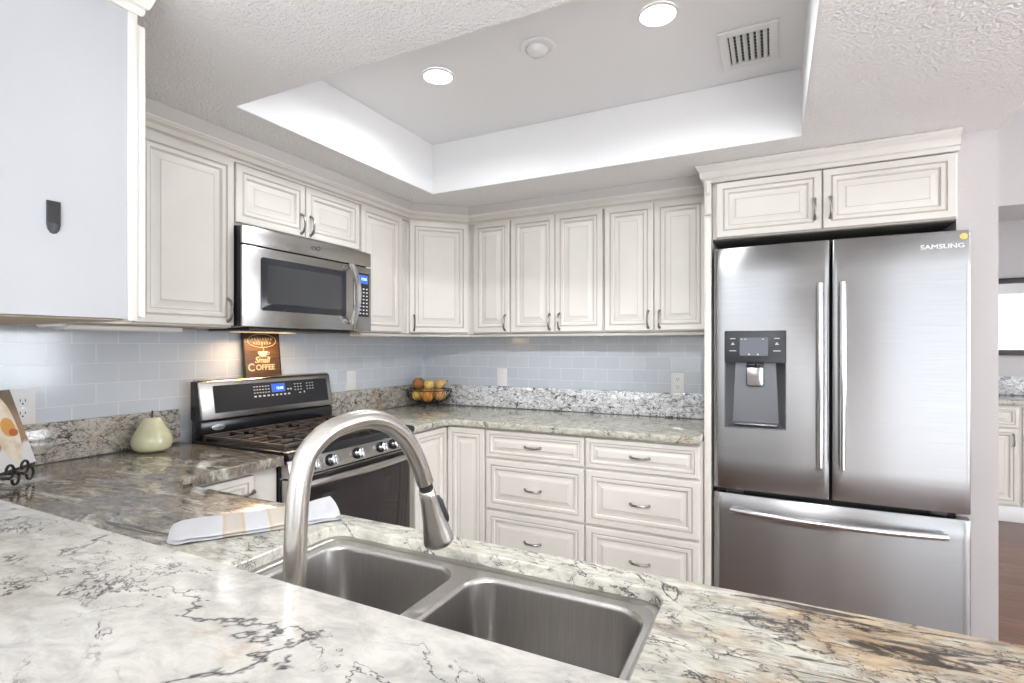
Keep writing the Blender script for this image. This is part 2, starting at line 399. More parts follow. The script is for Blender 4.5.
# low ceiling with a raised tray
SY = .60   # near edge of the low ceiling
TX0, TX1, TY0, TY1 = -1.66, .100, 1.182, 2.35
b = B()
b.box(XL, TX0, SY, YB, ZS, 2.402); b.box(TX1, .760, SY, YB, ZS, 2.402)
b.box(TX0, TX1, SY, TY0, ZS, 2.402); b.box(TX0, TX1, TY1, YB, ZS, 2.402)
bmesh.ops.remove_doubles(b.bm, verts=b.bm.verts[:], dist=1e-5)
struct('ceiling', b, CEILM)
# smooth painted lining of the tray
b = B(); e = .004
b.box(TX0, TX0 + e, TY0, TY1, ZS + .001, 2.40); b.box(TX1 - e, TX1, TY0, TY1, ZS + .001, 2.40)
b.box(TX0 + e, TX1 - e, TY0, TY0 + e, ZS + .001, 2.40); b.box(TX0 + e, TX1 - e, TY1 - e, TY1, ZS + .001, 2.40)
b.box(TX0 - .05, TX1 + .05, TY0 - .05, TY1 + .05, 2.402, 2.44)
struct('ceiling_tray', b, TRAYM)
struct('ceiling_main', B().box(-2.36, 5.5, -3.75, 5.9, 2.75, 2.85), CEILM)
b = B(); b.box(.70, .760, SY, YB, 2.403, 2.749); b.box(XL, .70, SY, SY + .04, 2.403, 2.749)
struct('wall_fascia', b, WALLM)
b = B(); b.sweep([(XF + .045, .736), (XF + .045, DA - .0186), (DBX + .0186, YF - .045), (-.2855, YF - .045)], [(-.03, 2.083), (0, 2.083), (0, ZS - .0005), (-.03, ZS - .0005)]); struct('crown_gap_filler', b, mat('shaded_ceiling_tone', (.54, .51, .48), .85))  # filler added over the dark gap above the crown, toned like shaded ceiling
# tile
ST = 1.049
b = B(); b.box(XL, XL + .008, .40, YB, ST - .15, 1.40); struct('trim_1', b, TILE_L)
b = B(); b.box(XL + .008, -.285, YB - .008, YB, ST - .15, 1.40); struct('trim_2', b, TILE_B)
# knee wall that carries the raised bar
struct('wall_bar', B().box(XL, .40, .20, .355, 0, 1.031), WALLB)

# ------------------------------------------------------------------ worktops
def slab(name, outer, holes, z0, z1, m, parent, bev=.010, both=True):
    t = bmesh.new(); edges = []
    for lp in [outer] + holes:
        vs = [t.verts.new((x, y, z1)) for x, y in lp]
        edges += [t.edges.new((vs[i], vs[(i + 1) % len(vs)])) for i in range(len(vs))]
    bmesh.ops.triangle_fill(t, use_beauty=True, use_dissolve=True, edges=edges)
    top = t.faces[:]
    r = bmesh.ops.extrude_face_region(t, geom=top)
    for v in [g for g in r['geom'] if isinstance(g, bmesh.types.BMVert)]: v.co.z = z0
    bmesh.ops.recalc_face_normals(t, faces=t.faces[:])
    if bev:
        ed = [e for e in t.edges if len(e.link_faces) == 2 and e.calc_face_angle(0) > .9 and abs(e.verts[0].co.z - e.verts[1].co.z) < 1e-5 and (both or e.verts[0].co.z > (z0 + z1) / 2)]
        bmesh.ops.bevel(t, geom=ed, offset=bev, segments=4, profile=.5, affect='EDGES', clamp_overlap=True)
    b = B(); b.merge(t)
    return b.build(name, m, parent, sharp=40)
CF = -1.578       # worktop front edge on the left-hand wall
RY0, RY1 = 1.322, 2.062   # range
SX0, SX1, SY0, SY1 = -.867, -.155, .475, .862
ct = thing('countertop', 'polished brown and cream granite worktop around the sink and beside the stove', 'countertop', (-1.2, .7, .879))
outer = [(XL + .009, .357), (.42, .357), (.42, .92), (CF + .06, .92)] + [(CF + .06 - .06 * math.sin(a), .98 - .06 * math.cos(a)) for a in (PI / 8, PI / 4, 3 * PI / 8)] + [(CF, .98), (CF, RY0 - .006), (XL + .009, RY0 - .006)]
slab('slab', outer, [rr(SX0, SX1, SY0, SY1, .035, 5)], .893, .914, GRAN_L, ct, .008, False)
b = B(); b.box(CF - .05, CF, .985, RY0 - .006, .8795, .893); b.box(CF + .06, .42, .870, .92, .8795, .893); b.build('edge_build_up', GRAN_L, ct)
b = B(); b.box(XL + .009, XL + .028, .383, RY0 - .004, .9145, ST, .003)
b.build('backsplash', GRAN_SL, ct)
cb = thing('countertop', 'speckled granite worktop in the corner holding the fruit basket', 'countertop', (-1.5, 2.7, .879))
CB = YB - .639
outer = [(XL + .009, RY1 + .006), (CF, RY1 + .006), (CF, CB - .04)] + [(CF + .04 - .04 * math.cos(a), CB - .04 + .04 * math.sin(a)) for a in (PI / 8, PI / 4, 3 * PI / 8)] + [(CF + .04, CB), (-.287, CB), (-.287, YB - .009), (XL + .009, YB - .009)]
slab('slab', outer, [], .879, .914, GRAN_C, cb)
b = B(); b.box(XL + .028, -.287, YB - .028, YB - .009, .9145, ST, .003); b.build('backsplash', GRAN_S, cb)
b = B(); b.box(XL + .009, XL + .0279, RY1 + .006, YB - .009, .9145, ST, .003); b.build('backsplash', GRAN_SL, cb)
bar = thing('bar_top', 'white granite raised bar top with thin dark veins, in front of the sink', 'bar top', (-.7, .17, 1.032))
slab('slab', [(XL + .002, -.06), (.42, -.06), (.42, .381), (XL + .002, .381)], [], 1.032, 1.067, GRAN_B, bar, .008)

# ------------------------------------------------------------------ cabinets
DT = .021
def door_panel(b, w, h, sc=1.0, g=True):
    """raised panel front with two glazed grooves, in u,v,n space from (0,0,0)"""
    s = sc
    prof = [(0, 0, 0), (0, DT - .003, 0), (.003, DT, 0), (.027 * s, DT, 0), (.030 * s, DT - .004, 1), (.0335 * s, DT - .004, 1), (.036 * s, DT - .0005, 0),
            (.047 * s, DT - .0015, 0), (.0515 * s, DT - .010, 0), (.0545 * s, DT - .0105, 1), (.0575 * s, DT - .010, 0), (.080 * s, DT - .0025, 0), (.082 * s, DT - .0028, 1), (.0835 * s, DT - .0015, 0)]
    rings = [[(i, i, z), (w - i, i, z), (w - i, h - i, z), (i, h - i, z)] for i, z, _ in prof]
    vs = [[b.bm.verts.new(p) for p in r] for r in rings]
    for k in range(len(vs) - 1):
        for j in range(4):
            f = b.bm.faces.new([vs[k][j], vs[k][(j + 1) % 4], vs[k + 1][(j + 1) % 4], vs[k + 1][j]])
            f.material_index = 1 if (prof[k + 1][2] and g) else 0
    b.bm.faces.new(vs[-1]); b.bm.faces.new(vs[0][::-1])
def pull(b, L=.084, vert=True):
    """arched pewter pull with leaf-shaped ends, centred at the origin, standing off along n"""
    pts, rads = [], []
    for k in range(15):
        t = -1 + 2 * k / 14; pts.append((0, t * L / 2, .004 + .021 * (1 - t * t) ** .6) if vert else (t * L / 2, 0, .004 + .021 * (1 - t * t) ** .6))
        rads.append(.0032 + .0030 * (abs(t) ** 2 if abs(t) < .9 else .45) + .0016 * (1 - abs(t)))
    b.tube(pts, rads, 8)
    for sgn in (-1, 1):
        c = (0, sgn * L * .5) if vert else (sgn * L * .5, 0)
        b.lathe([(.0075, 0), (.007, .003), (.004, .006)], (c[0], c[1], 0), 10)
def front(parent, name, o, n, w, h, handle=None):
    M = frame(o, n); b = B(); sc = min(1.0, min(w, h) / .205)
    door_panel(b, w, h, sc); b.xf(M)
    d = b.build(name, [PAINT, GLAZE], parent, sharp=25)
    if handle:
        hb = B(); pull(hb, vert=handle[0] == 'v'); hb.xf(M @ Matrix.Translation((handle[1], handle[2], DT)))
        hb.build('handle', PEWTER, d)
    return d
UZ0, UZ1 = 1.378, 2.060
DZ0, DH = 1.388, .646
eps = .0015
def upper_left(label, y0, y1, z0, fronts):
    t = thing('wall_cabinet', label, 'wall cabinet', (XL + .16, (y0 + y1) / 2, z0), group='antique white wall cabinets')
    b = B(); b.box(XL + .0085, XF, y0 + eps, y1 - eps, z0 + .004, UZ1); b.build('body', PAINT, t)
    b = B(); b.box(XL + .0085, XF - .018, y0 + .003, y1 - .003, z0, z0 + .0035); b.build('underside', UNDER, t)
    for (a, c, zz, hh, hd) in fronts: front(t, 'door', (XF, a, zz), (1, 0), c - a, hh, hd)
    return t
upper_left('tall antique white wall cabinet left of the microwave, one raised-panel door', .710, 1.342, UZ0, [(.985, 1.3395, DZ0, DH, ('v', .328, .060))])
upper_left('short antique white wall cabinet with two doors directly above the microwave', 1.342, 2.036, 1.785, [(1.348, 1.686, 1.797, .230, ('v', .315, .056)), (1.691, 2.030, 1.797, .230, ('v', .024, .056))])
upper_left('narrow antique white wall cabinet between the microwave and the angled corner cabinet', 2.036, 2.405, UZ0, [(2.046, 2.372, DZ0, DH, ('v', .024, .060))])
# angled corner cabinet
t = thing('corner_wall_cabinet', 'angled antique white wall cabinet set across the corner above the fruit basket', 'wall cabinet', (-2.0, 2.8, UZ0))
poly = [(XL + .0085, 2.405 + eps), (XF, 2.405 + eps), (XF, DA), (DBX, YF), (-1.609 - eps, YF), (-1.609 - eps, YB - .0085), (XL + .0085, YB - .0085)]
b = B(); b.prism(poly, UZ0 + .004, UZ1); b.build('body', PAINT, t)
b = B(); b.prism([(p[0] * .99 - .02, p[1] * .99 + .024) for p in poly][1:6], UZ0, UZ0 + .0035); b.build('underside', UNDER, t)
dl = math.hypot(DBX - XF, YF - DA); k2 = 1 / math.sqrt(2)
front(t, 'door', (XF + .012 * k2, DA + .012 * k2, DZ0), (1, -1), dl - .024, DH, ('v', .026, .056))
def upper_back(label, x0, x1, fronts):
    t = thing('wall_cabinet', label, 'wall cabinet', ((x0 + x1) / 2, YB - .16, UZ0), group='antique white wall cabinets')
    b = B(); b.box(x0 + eps, x1 - eps, YF, YB - .0085, UZ0 + .004, UZ1); b.build('body', PAINT, t)
    b = B(); b.box(x0 + .003, x1 - .003, YF + .018, YB - .0085, UZ0, UZ0 + .0035); b.build('underside', UNDER, t)
    for (a, c, hd) in fronts: front(t, 'door', (a, YF, DZ0), (0, -1), c - a, DH, hd)
upper_back('narrow antique white single-door wall cabinet right beside the angled corner cabinet', -1.609, -1.358, [(-1.600, -1.363, ('v', .210, .056))])
upper_back('antique white two-door wall cabinet in the middle of the back wall row', -1.358, -.806, [(-1.352, -1.084, ('v', .240, .056)), (-1.080, -.812, ('v', .026, .056))])
upper_back('antique white two-door wall cabinet next to the tall panel of the refrigerator', -.806, -.285, [(-.800, -.546, ('v', .228, .056)), (-.542, -.290, ('v', .026, .056))])
CROWN = [(-.012, 2.0605), (.004, 2.0605), (.004, 2.062), (.012, 2.062)]
def crown_prof(z0, z1, out):
    h = z1 - z0
    return [(-.02, z0), (.006, z0), (.010, z0 + .10 * h), (.010, z0 + .22 * h), (.016, z0 + .26 * h), (.020, z0 + .38 * h), (out * .55, z0 + .62 * h), (out * .85, z0 + .76 * h), (out * .88, z0 + .84 * h), (out, z0 + .86 * h), (out, z1), (-.02, z1)]
CM = thing('crown_moulding', 'cream crown moulding running along the row of wall cabinets', 'crown moulding', (-1.6, 2.4, 2.02))
b = B(); b.sweep([(XF + .0005, .735), (XF + .0005, DA - .0003), (DBX + .0003, YF - .0005), (-.2855, YF - .0005)], [(-.001 if o < 0 else o + .0005, z) for o, z in crown_prof(2.031, 2.082, .052)])
for_ = b.build('crown_profile', [PAINT], CM, sharp=30)
b = B(); b.sweep([(XF + .0135, .735), (XF + .0135, DA - .006), (DBX + .006, YF - .0135), (-.2855, YF - .0135)], [(0, 2.0285), (.0055, 2.0285), (.0055, 2.0325), (0, 2.0325)])
b.sweep([(XF + .0005, .735), (XF + .0005, DA - .0003), (DBX + .0003, YF - .0005), (-.2855, YF - .0005)], [(.012, 2.0455), (.0225, 2.0455), (.0225, 2.0485), (.012, 2.0485)])
b.build('glazed_bead', GLAZE, CM)
LR = thing('light_rail', 'slim cream moulding under the front edge of the back wall cabinets', 'moulding', (-1.6, 2.5, 1.36))
b = B(); b.sweep([(XF - .014, 2.06), (XF - .014, DA + .0058), (DBX - .0058, YF + .014), (-.287, YF + .014)], [(-.004, 1.364), (.010, 1.364), (.013, 1.370), (.013, 1.3775), (-.004, 1.3775)])
b.build('rail', PAINT, LR)
# cabinet hanging over the end of the bar
EX = -1.300
t = thing('end_wall_cabinet', 'white wall cabinet over the bar with plain side panel carrying a dark adhesive strip', 'wall cabinet', (-1.83, .6, UZ0))
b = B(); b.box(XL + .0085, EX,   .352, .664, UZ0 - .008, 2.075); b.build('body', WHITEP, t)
b = B(); b.box(XL + .0085, EX - .02, .37, .66, UZ0 - .012, UZ0 - .0085); b.build('underside', UNDER, t)
b = B(); b.box(XL + .0085, EX + .0035, .6645, .6835, UZ0 - .012, 2.075, .001); b.build('face_frame', PAINT, t)
for a in (-1.302, -1.736): front(t, 'door', (a, .6837, DZ0 - .012), (0, 1), .43, DH + .022, ('v', .404 if a > -1.6 else .026, .056))
b = B(); b.sweep([(EX, .36), (EX, .684), (-1.884, .684)][::-1], [(-o - .0008 if o > 0 else .02, z) for o, z in crown_prof(2.062, 2.133, .046)])
b.build('crown', PAINT, t, sharp=30)
b = B(); b.prism([(-.0115, .048), (.0115, .048), (.0115, .0), (.0095, -.010), (.005, -.0165), (0, -.018), (-.005, -.0165), (-.0095, -.010), (-.0115, 0)][::-1], 0, .004, bev=.001)
Mx = frame((EX + .0006, .528, 1.553), (1, 0)); b.xf(Mx)
st = b.build('adhesive_strip', DARKG, None); st.data.name = 'adhesive_strip'
tag(rehome(st, (EX, .528, 1.535)), 'small dark adhesive hanging strip stuck on the white side panel', 'adhesive strip')
b = B(); b.mi = 0; b.prism([(-.0105, .044), (.0105, .044), (.0105, .004), (-.0105, .004)][::-1], .0041, .0052); b.xf(Mx)
b.build('fastener_pad', BLACKM, st)

# panel and cabinet around the refrigerator
FP = thing('refrigerator_surround', 'tall narrow cream panel standing between the corner worktop and the refrigerator', 'cabinet panel', (-.27, 2.75, 0))
b = B(); b.box(-.2845, -.256, 2.515, YB - .001, 0, 2.05, .002); b.build('panel', PAINT, FP)
t = thing('over_fridge_cabinet', 'antique white two-door cabinet above the refrigerator with its own crown', 'wall cabinet', (.19, 2.78, 1.795))
b = B(); b.box(-.2545, .632, 2.571, YB - .001, 1.800, 2.105); b.build('body', PAINT, t)
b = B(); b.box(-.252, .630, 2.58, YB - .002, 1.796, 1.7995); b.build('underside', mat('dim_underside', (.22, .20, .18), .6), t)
front(t, 'door', (-.236, 2.571, 1.803), (0, -1), .414, .247, ('v', .389, .085))
front(t, 'door', (.184, 2.571, 1.803), (0, -1), .440, .247, ('v', .026, .085))
b = B(); b.sweep([(-.2865, 2.628), (-.2865, 2.549), (.632, 2.549)], [(-.018 if o < 0 else o, z) for o, z in crown_prof(2.054, 2.131, .036)])
b.build('crown', PAINT, t, sharp=30)
b = B(); b.box(-.282, -.254, 2.500, 2.514, 1.90, 2.053, .002); b.lathe([(.004, 0), (.010, .012), (.006, .03), (.011, .045), (.0085, .06)], (-.268, 2.4985, 1.985), 12); b.build('corbel', PAINT, t)

# base cabinets
BX, BY = CF - .040, CB + .040      # base body fronts
def base_body(t, x0, x1, y0, y1, toe):
    b = B(); b.box(x0, x1, y0, y1, .10, .878)
    b.build('body', PAINT, t)
    tx0, tx1, ty0, ty1 = x0, x1, y0, y1
    if toe == 'x': tx1 -= .06
    elif toe == '-y': ty0 += .06
    else: ty1 -= .06
    b = B(); b.box(tx0, tx1, ty0, ty1, 0, .0995); b.build('toe_kick', PAINT, t)
t = thing('corner_base_cabinet', 'antique white corner base cabinet with two tall doors meeting at a right angle', 'base cabinet', (-1.9, 2.7, 0))
b = B(); b.prism([(XL + .01, RY1 + .004), (BX, RY1 + .004), (BX, BY), (-1.362, BY), (-1.362, YB - .01), (XL + .01, YB - .01)], .10, .878); b.build('body', PAINT, t)
b = B(); b.prism([(XL + .01, RY1 + .004), (BX - .06, RY1 + .004), (BX - .06, BY + .06), (-1.362, BY + .06), (-1.362, YB - .01), (XL + .01, YB - .01)], 0, .0995); b.build('toe_kick', PAINT, t)
front(t, 'door', (BX, RY1 + .052, .115), (1, 0), CB + .04 - DT - .003 - RY1 - .052, .755)
front(t, 'door', (BX + DT + .003, BY, .115), (0, -1), -1.366 - BX - DT - .003, .755)
def drawers(label, x0, x1):
    t = thing('drawer_cabinet', label, 'base cabinet', ((x0 + x1) / 2, 2.7, 0), group='three-drawer base cabinets')
    base_body(t, x0 + eps, x1 - eps, BY, YB - .01, '-y')
    w = x1 - x0 - .010
    for z0, z1 in ((.729, .868), (.460, .717), (.170, .448)):
        front(t, 'drawer', (x0 + .005, BY, z0), (0, -1), w, z1 - z0, ('h', w / 2, (z1 - z0) / 2 + (.008 if z0 < .2 else -.006 if z0 < .5 else 0)))
drawers('antique white base cabinet with three drawers beside the corner door', -1.360, -.812)
drawers('antique white base cabinet with three drawers right next to the refrigerator panel', -.812, -.287)
t = thing('base_cabinet', 'antique white base cabinet with a drawer between the stove and the sink counter', 'base cabinet', (-1.9, 1.1, 0))
base_body(t, XL + .01, BX, .945, RY0 - .006, 'x')
front(t, 'drawer', (BX, 1.03, .715), (1, 0), .18, .15, ('h', .135, .095))
front(t, 'door', (BX, 1.03, .115), (1, 0), .27, .585, ('v', .245, .50))
# cabinets below the sink counter, fronts towards the kitchen
def open_base(label, x0, x1):
    t = thing('sink_base_cabinet', label, 'base cabinet', ((x0 + x1) / 2, .6, 0), group='base cabinets under the sink counter'); y0, y1 = .358, .880
    b = B(); b.box(x0 + eps, x0 + .019, y0, y1, .10, .878); b.box(x1 - .019, x1 - eps, y0, y1, .10, .878)
    b.box(x0 + .019, x1 - .019, y0, y1, .10, .118); b.box(x0 + .019, x1 - .019, y0, y0 + .012, .118, .60); b.box(x0 + .019, x1 - .019, y1 - .019, y1, .70, .878)
    b.build('body', PAINT, t)
    b = B(); b.box(x0 + eps, x1 - eps, y0, y1 - .06, 0, .0995); b.build('toe_kick', PAINT, t)
    w = (x1 - x0) / 2 - .006
    for a in (x1 - .004, x1 - .008 - w): front(t, 'door', (a, y1, .115), (0, 1), w, .585, ('v', w / 2, .5))
    front(t, 'drawer', (x1 - .004, y1, .715), (0, 1), x1 - x0 - .008, .15)
open_base('antique white base cabinet under the double sink', -.93, -.09)
open_base('antique white base cabinet under the open end of the sink counter', -.09, .40)

# ------------------------------------------------------------------ sink and faucet
t = thing('kitchen_sink', 'stainless steel double-bowl sink set under the granite counter', 'sink', ((SX0 + SX1) / 2, .66, .70))
def bowl(x0, x1, y0, y1):
    b = B(); rings = []
    for ins, z, r in ((0, .8895, .047), (.003, .8865, .046), (.005, .880, .045), (.012, .74, .045), (.018, .715, .043), (.032, .700, .038), (.055, .6955, .028)):
        rings.append([(x, y, z) for x, y in rr(x0 + ins, x1 - ins, y0 + ins, y1 - ins, r, 7)])
    b.loops(rings, False, True); o = b.build('bowl', SINKM, t, sharp=60)
    cx, cy = (x0 + x1) / 2, (y0 + y1) / 2
    b = B(); b.lathe([(.045, .0002), (.045, .002), (.040, .003), (.032, .0015), (.0, .0012)], (cx, cy, .6955), 24, cap0=False, cap1=False); b.build('drain', CHROME, o)
B1 = (SX0 + .026, -.522, SY0 + .01, SY1 - .030); B2 = (-.494, SX1 - .020, SY0 + .01, SY1 - .030)
bowl(*B1); bowl(*B2)
tb = bmesh.new(); ed = []
for lp in (rr(SX0 - .02, SX1 + .02, SY0 - .02, SY1 + .02, .04, 5), rr(*B1, .047, 7), rr(*B2, .047, 7)):
    vs = [tb.verts.new((x, y, .8895)) for x, y in lp]; ed += [tb.edges.new((vs[i], vs[(i + 1) % len(vs)])) for i in range(len(vs))]
bmesh.ops.triangle_fill(tb, use_beauty=True, use_dissolve=False, edges=ed)
b = B(); b.merge(tb); b.build('rim', SINKM, t)
b = B()      # pressed ledge just inside the granite
o1 = rr(SX0 - .004, SX1 + .004, SY0 - .004, SY1 + .004, .037, 6); o2 = rr(SX0 + .006, SX1 - .006, SY0 + .006, SY1 - .006, .032, 6); o3 = rr(SX0 + .012, SX1 - .012, SY0 + .012, SY1 - .012, .03, 6)
b.loops([[(x, y, .8928) for x, y in o1], [(x, y, .8925) for x, y in o2], [(x, y, .8897) for x, y in o3]]); b.build('ledge', SINKM, t)

fb = Vector((-.494, .425)); fd = Vector((math.sin(math.radians(5)), math.cos(math.radians(5))))
t = thing('faucet', 'brushed nickel pull-down kitchen faucet arching over the sink', 'faucet', (fb.x, fb.y, .9145))
def fp(s, z): return (fb.x + fd.x * s, fb.y + fd.y * s, z)
b = B(); b.lathe([(.030, 0), (.030, .004), (.026, .008), (.0235, .012), (.0235, .055), (.0205, .062), (.016, .066)], (fb.x, fb.y, .9145), 28); base_o = b.build('base', NICKEL, t)
hx = Vector((fd.y, -fd.x))
b = B(); p0 = Vector((fb.x, fb.y, .952)) + Vector((hx.x, hx.y, 0)) * .022
b.tube([p0, p0 + Vector((hx.x, hx.y, 0)) * .02], [.012, .011], 16); b.tube([p0 + Vector((hx.x, hx.y, 0)) * .014, p0 + Vector((hx.x, hx.y, .25)) * .06, p0 + Vector((hx.x, hx.y, .5)) * .085], [.006, .005, .0045], 10)
b.build('lever', NICKEL, base_o)
ctrl = [(0, .975), (.001, 1.03), (.002, 1.0622), (.004, 1.11), (.0068, 1.142), (.0112, 1.162), (.0194, 1.1825), (.042, 1.2005), (.0712, 1.2095), (.112, 1.2117), (.1496, 1.2002), (.1828, 1.1763), (.2077, 1.1423), (.2275, 1.1015)]
def catmull(P, n=5):
    out = []
    for i in range(len(P) - 1):
        p0, p1, p2, p3 = P[max(i - 1, 0)], P[i], P[i + 1], P[min(i + 2, len(P) - 1)]
        for k in range(n):
            u = k / n
            out.append(tuple(.5 * (2 * p1[j] + (p2[j] - p0[j]) * u + (2 * p0[j] - 5 * p1[j] + 4 * p2[j] - p3[j]) * u * u + (3 * p1[j] - p0[j] - 3 * p2[j] + p3[j]) * u ** 3) for j in range(len(p1))))
    return out + [P[-1]]
pts = [fp(*p) for p in catmull(ctrl)]
b = B(); b.tube(pts, .0129, 24); b.build('spout', NICKEL, t, sharp=60)
h0, h1 = Vector(fp(.2278, 1.0985)), Vector(fp(.2600, 1.003)); ax = (h1 - h0)
b = B(); b.tube([h0, h0 + ax * .10], [.0106, .0106], 20); b.build('collar', SEAMB, t)
b = B()
prof = [(.085, .0118), (.09, .0124), (.2, .0130), (.35, .0142), (.5, .0160), (.65, .0182), (.8, .0208), (.93, .0234), (.985, .0243), (1.0, .0236)]
b.tube([h0 + ax * p for p, _ in prof], [r for _, r in prof], 28); hd = b.build('spray_head', NICKEL, t, sharp=60)
b = B(); b.tube([h0 + ax * .99, h0 + ax * 1.008], [.018, .017], 20); b.build('spray_face', DARKG, hd)
sn = Vector((fd.x, fd.y, 0)) * ax.length - ax * (Vector((fd.x, fd.y, 0)).dot(ax) / ax.length); sn.normalize()
vn = Vector((hx.x, hx.y, 0)); nn = (sn * .80 + vn * .60).normalized()
b = B(); b.tube([h0 + ax * .26 + nn * .0132, h0 + ax * .36 + nn * .0152, h0 + ax * .5 + nn * .0168, h0 + ax * .66 + nn * .0185, h0 + ax * .72 + nn * .0188], [.0035, .0055, .0055, .0058, .004], 10); b.build('spray_button', DARKG, hd)

# ------------------------------------------------------------------ refrigerator
FX0, FX1, FYF, FT = -.247, .664, 2.520, .066
def fy(x):   # gently bowed front
    u = (x - (FX0 + FX1) / 2) / ((FX1 - FX0) / 2); return FYF + .014 * u * u
t = thing('refrigerator', 'stainless steel french-door refrigerator with water dispenser and bottom freezer drawer', 'refrigerator', (.21, 2.8, 0))
b = B(); b.box(-.238, .626, FYF + FT + .020, YB - .02, .03, 1.760, .004); b.box(-.22, .61, FYF + FT + .05, YB - .05, 0, .0295); b.build('body', DARKG, t)
b = B(); b.box(-.236, .624, FYF + .058, FYF + FT + .0195, .05, 1.738); b.build('gasket', SEAMB, t)
def fridge_front(name, x0, x1, z0, z1, hole=None, r=.010):
    """bowed front built as a grid with rounded side edges; hole = (xa, xb, za, zb)"""
    xs = [x0 + (x1 - x0) * k / 22 for k in range(23)]
    zs = [z0, z0 + .004] + [z0 + .004 + (z1 - z0 - .008) * k / 8 for k in range(1, 8)] + [z1 - .004, z1]
    if hole: xs = sorted([x for x in xs if abs(x - hole[0]) > .008 and abs(x - hole[1]) > .008] + [hole[0], hole[1]]); zs = sorted([z for z in zs if abs(z - hole[2]) > .01 and abs(z - hole[3]) > .01] + [hole[2], hole[3]])
    prof = []      # cross-section: (x, y) from left back round the front to right back
    yb = FYF + FT
    prof.append((x0, yb)); prof.append((x0, fy(x0) + r))
    for k in (1, 2, 3): a = PI / 2 * k / 4; prof.append((x0 + r * (1 - math.cos(a)), fy(x0) + r * (1 - math.sin(a))))
    for x in xs:
        if x0 + r * 1.01 < x < x1 - r * 1.01: prof.append((x, fy(x)))
    for k in (3, 2, 1): a = PI / 2 * k / 4; prof.append((x1 - r * (1 - math.cos(a)), fy(x1) + r * (1 - math.sin(a))))
    prof.append((x1, fy(x1) + r)); prof.append((x1, yb))
    b = B(); G = []
    for z in zs:
        ins = .003 if z in (zs[0], zs[-1]) else 0
        G.append([b.bm.verts.new((x, y + ins, z)) for x, y in prof])
    for i in range(len(zs) - 1):
        for j in range(len(prof) - 1):
            if hole and prof[j][0] > hole[0] - 1e-4 and prof[j + 1][0] < hole[1] + 1e-4 and zs[i] > hole[2] - 1e-4 and zs[i + 1] < hole[3] + 1e-4 and prof[j][1] < yb - .01: continue
            b.bm.faces.new([G[i][j], G[i][j + 1], G[i + 1][j + 1], G[i + 1][j]])
        b.bm.faces.new([G[i][-1], G[i][0], G[i + 1][0], G[i + 1][-1]])
    b.bm.faces.new(G[0]); b.bm.faces.new(G[-1][::-1])
    return b.build(name, STEEL, t, sharp=50)
HOLE = (-.199, .046, .948, 1.376)
dl_ = fridge_front('door', FX0, .2055, .672, 1.748, HOLE)
dr_ = fridge_front('door', .2125, FX1, .672, 1.748)
fz = fridge_front('freezer_drawer', FX0, FX1, .055, .650)
def bar_handle(x, parent):
    b = B(); y = fy(x); pts = [(x, y - .044 - .010 * (1 - ((z - 1.19) / .38) ** 2), z) for z in [.812 + .755 * k / 12 for k in range(13)]]
    b.tube(pts, .0125, 14)
    for z in (.85, 1.53): b.cyl((x, y + .001, z), (x, y - .048, z), .009, 10)
    b.build('handle', CHROME, parent, sharp=50)
bar_handle(.168, dl_); bar_handle(.246, dr_)
b = B(); xs = [-.172 + .756 * k / 24 for k in range(25)]
pts = [(x, fy(x) - .030 - .030 * (1 - ((x - .206) / .378) ** 2), .586) for x in xs]
b.tube(pts, .0135, 14)
for x in (-.155, .567): b.tube([(x, fy(x) + .002, .588), (x, fy(x) - .036, .586)], [.017, .012], 12, squash=.8)
b.build('handle', CHROME, fz, sharp=50)
# dispenser: shallow recess with side cheeks, control panel, nozzle and paddle
x0, x1, z0, z1 = HOLE; yf = fy(-.08); zc = 1.236
dp = B()
A = [(x0, fy(x0), z0), (x1, fy(x1), z0), (x1, fy(x1), zc), (x0, fy(x0), zc)]; i0, i1 = x0 + .042, x1 - .040
D2 = [(i0 - .012, yf + .050, z0 + .022), (i1 + .012, yf + .050, z0 + .022), (i1, yf + .052, zc), (i0, yf + .052, zc)]
va = [dp.bm.verts.new(p) for p in A]; vd = [dp.bm.verts.new(p) for p in D2]
for k in range(4): dp.bm.faces.new([va[k], va[(k + 1) % 4], vd[(k + 1) % 4], vd[k]])
dp.bm.faces.new(vd)
dpo = dp.build('dispenser', MIDG, dl_, sharp=15)
b = B()
for (xa, xb, za, zb) in ((x0 - .002, x0 + .003, z0 - .002, zc), (x1 - .003, x1 + .002, z0 - .002, zc), (x0 + .003, x1 - .003, z0 - .002, z0 + .003)): b.box(xa, xb, yf - .003, yf + .006, za, zb)
b.build('dispenser_trim', MIDG, dpo)
b = B(); b.prism(rr(x0 - .001, x1 + .001, zc, z1 + .001, .006, 3), fy(x0) - .0055, yf + .03, 'y', .0015); pn = b.build('control_panel', DARKG, dpo)
b = B(); b.prism(rr(x0 + .062, x1 - .070, zc + .030, z1 - .030, .003, 2), yf - .0066, yf - .0052, 'y'); b.build('display', mat('grey_lcd', (.13, .135, .16), .25), pn)
for cx in (x0 + .034, x1 - .036):
    b = B()
    for zz, w in ((z1 - .034, .022), (z1 - .060, .014), (z1 - .088, .028)):
        b.box(cx - w / 2, cx + w / 2, yf - .0062, yf - .0050, zz - .0018, zz + .0018)
        if w == .014: b.box(cx - .004, cx + .004, yf - .0062, yf - .0050, zz + .003, zz + .008)
    b.build('button_lettering', PRINT, pn)
b = B()
for cx in (x0 + .07, x0 + .085, x1 - .09): b.box(cx - .004, cx + .004, yf - .0072, yf - .0060, z1 - .038, z1 - .0355)
for cx in (x0 + .10, x0 + .135): b.box(cx - .003, cx + .003, yf - .0072, yf - .0060, zc + .034, zc + .039)
b.build('display_lettering', PRINT, pn)
cx = (x0 + x1) / 2
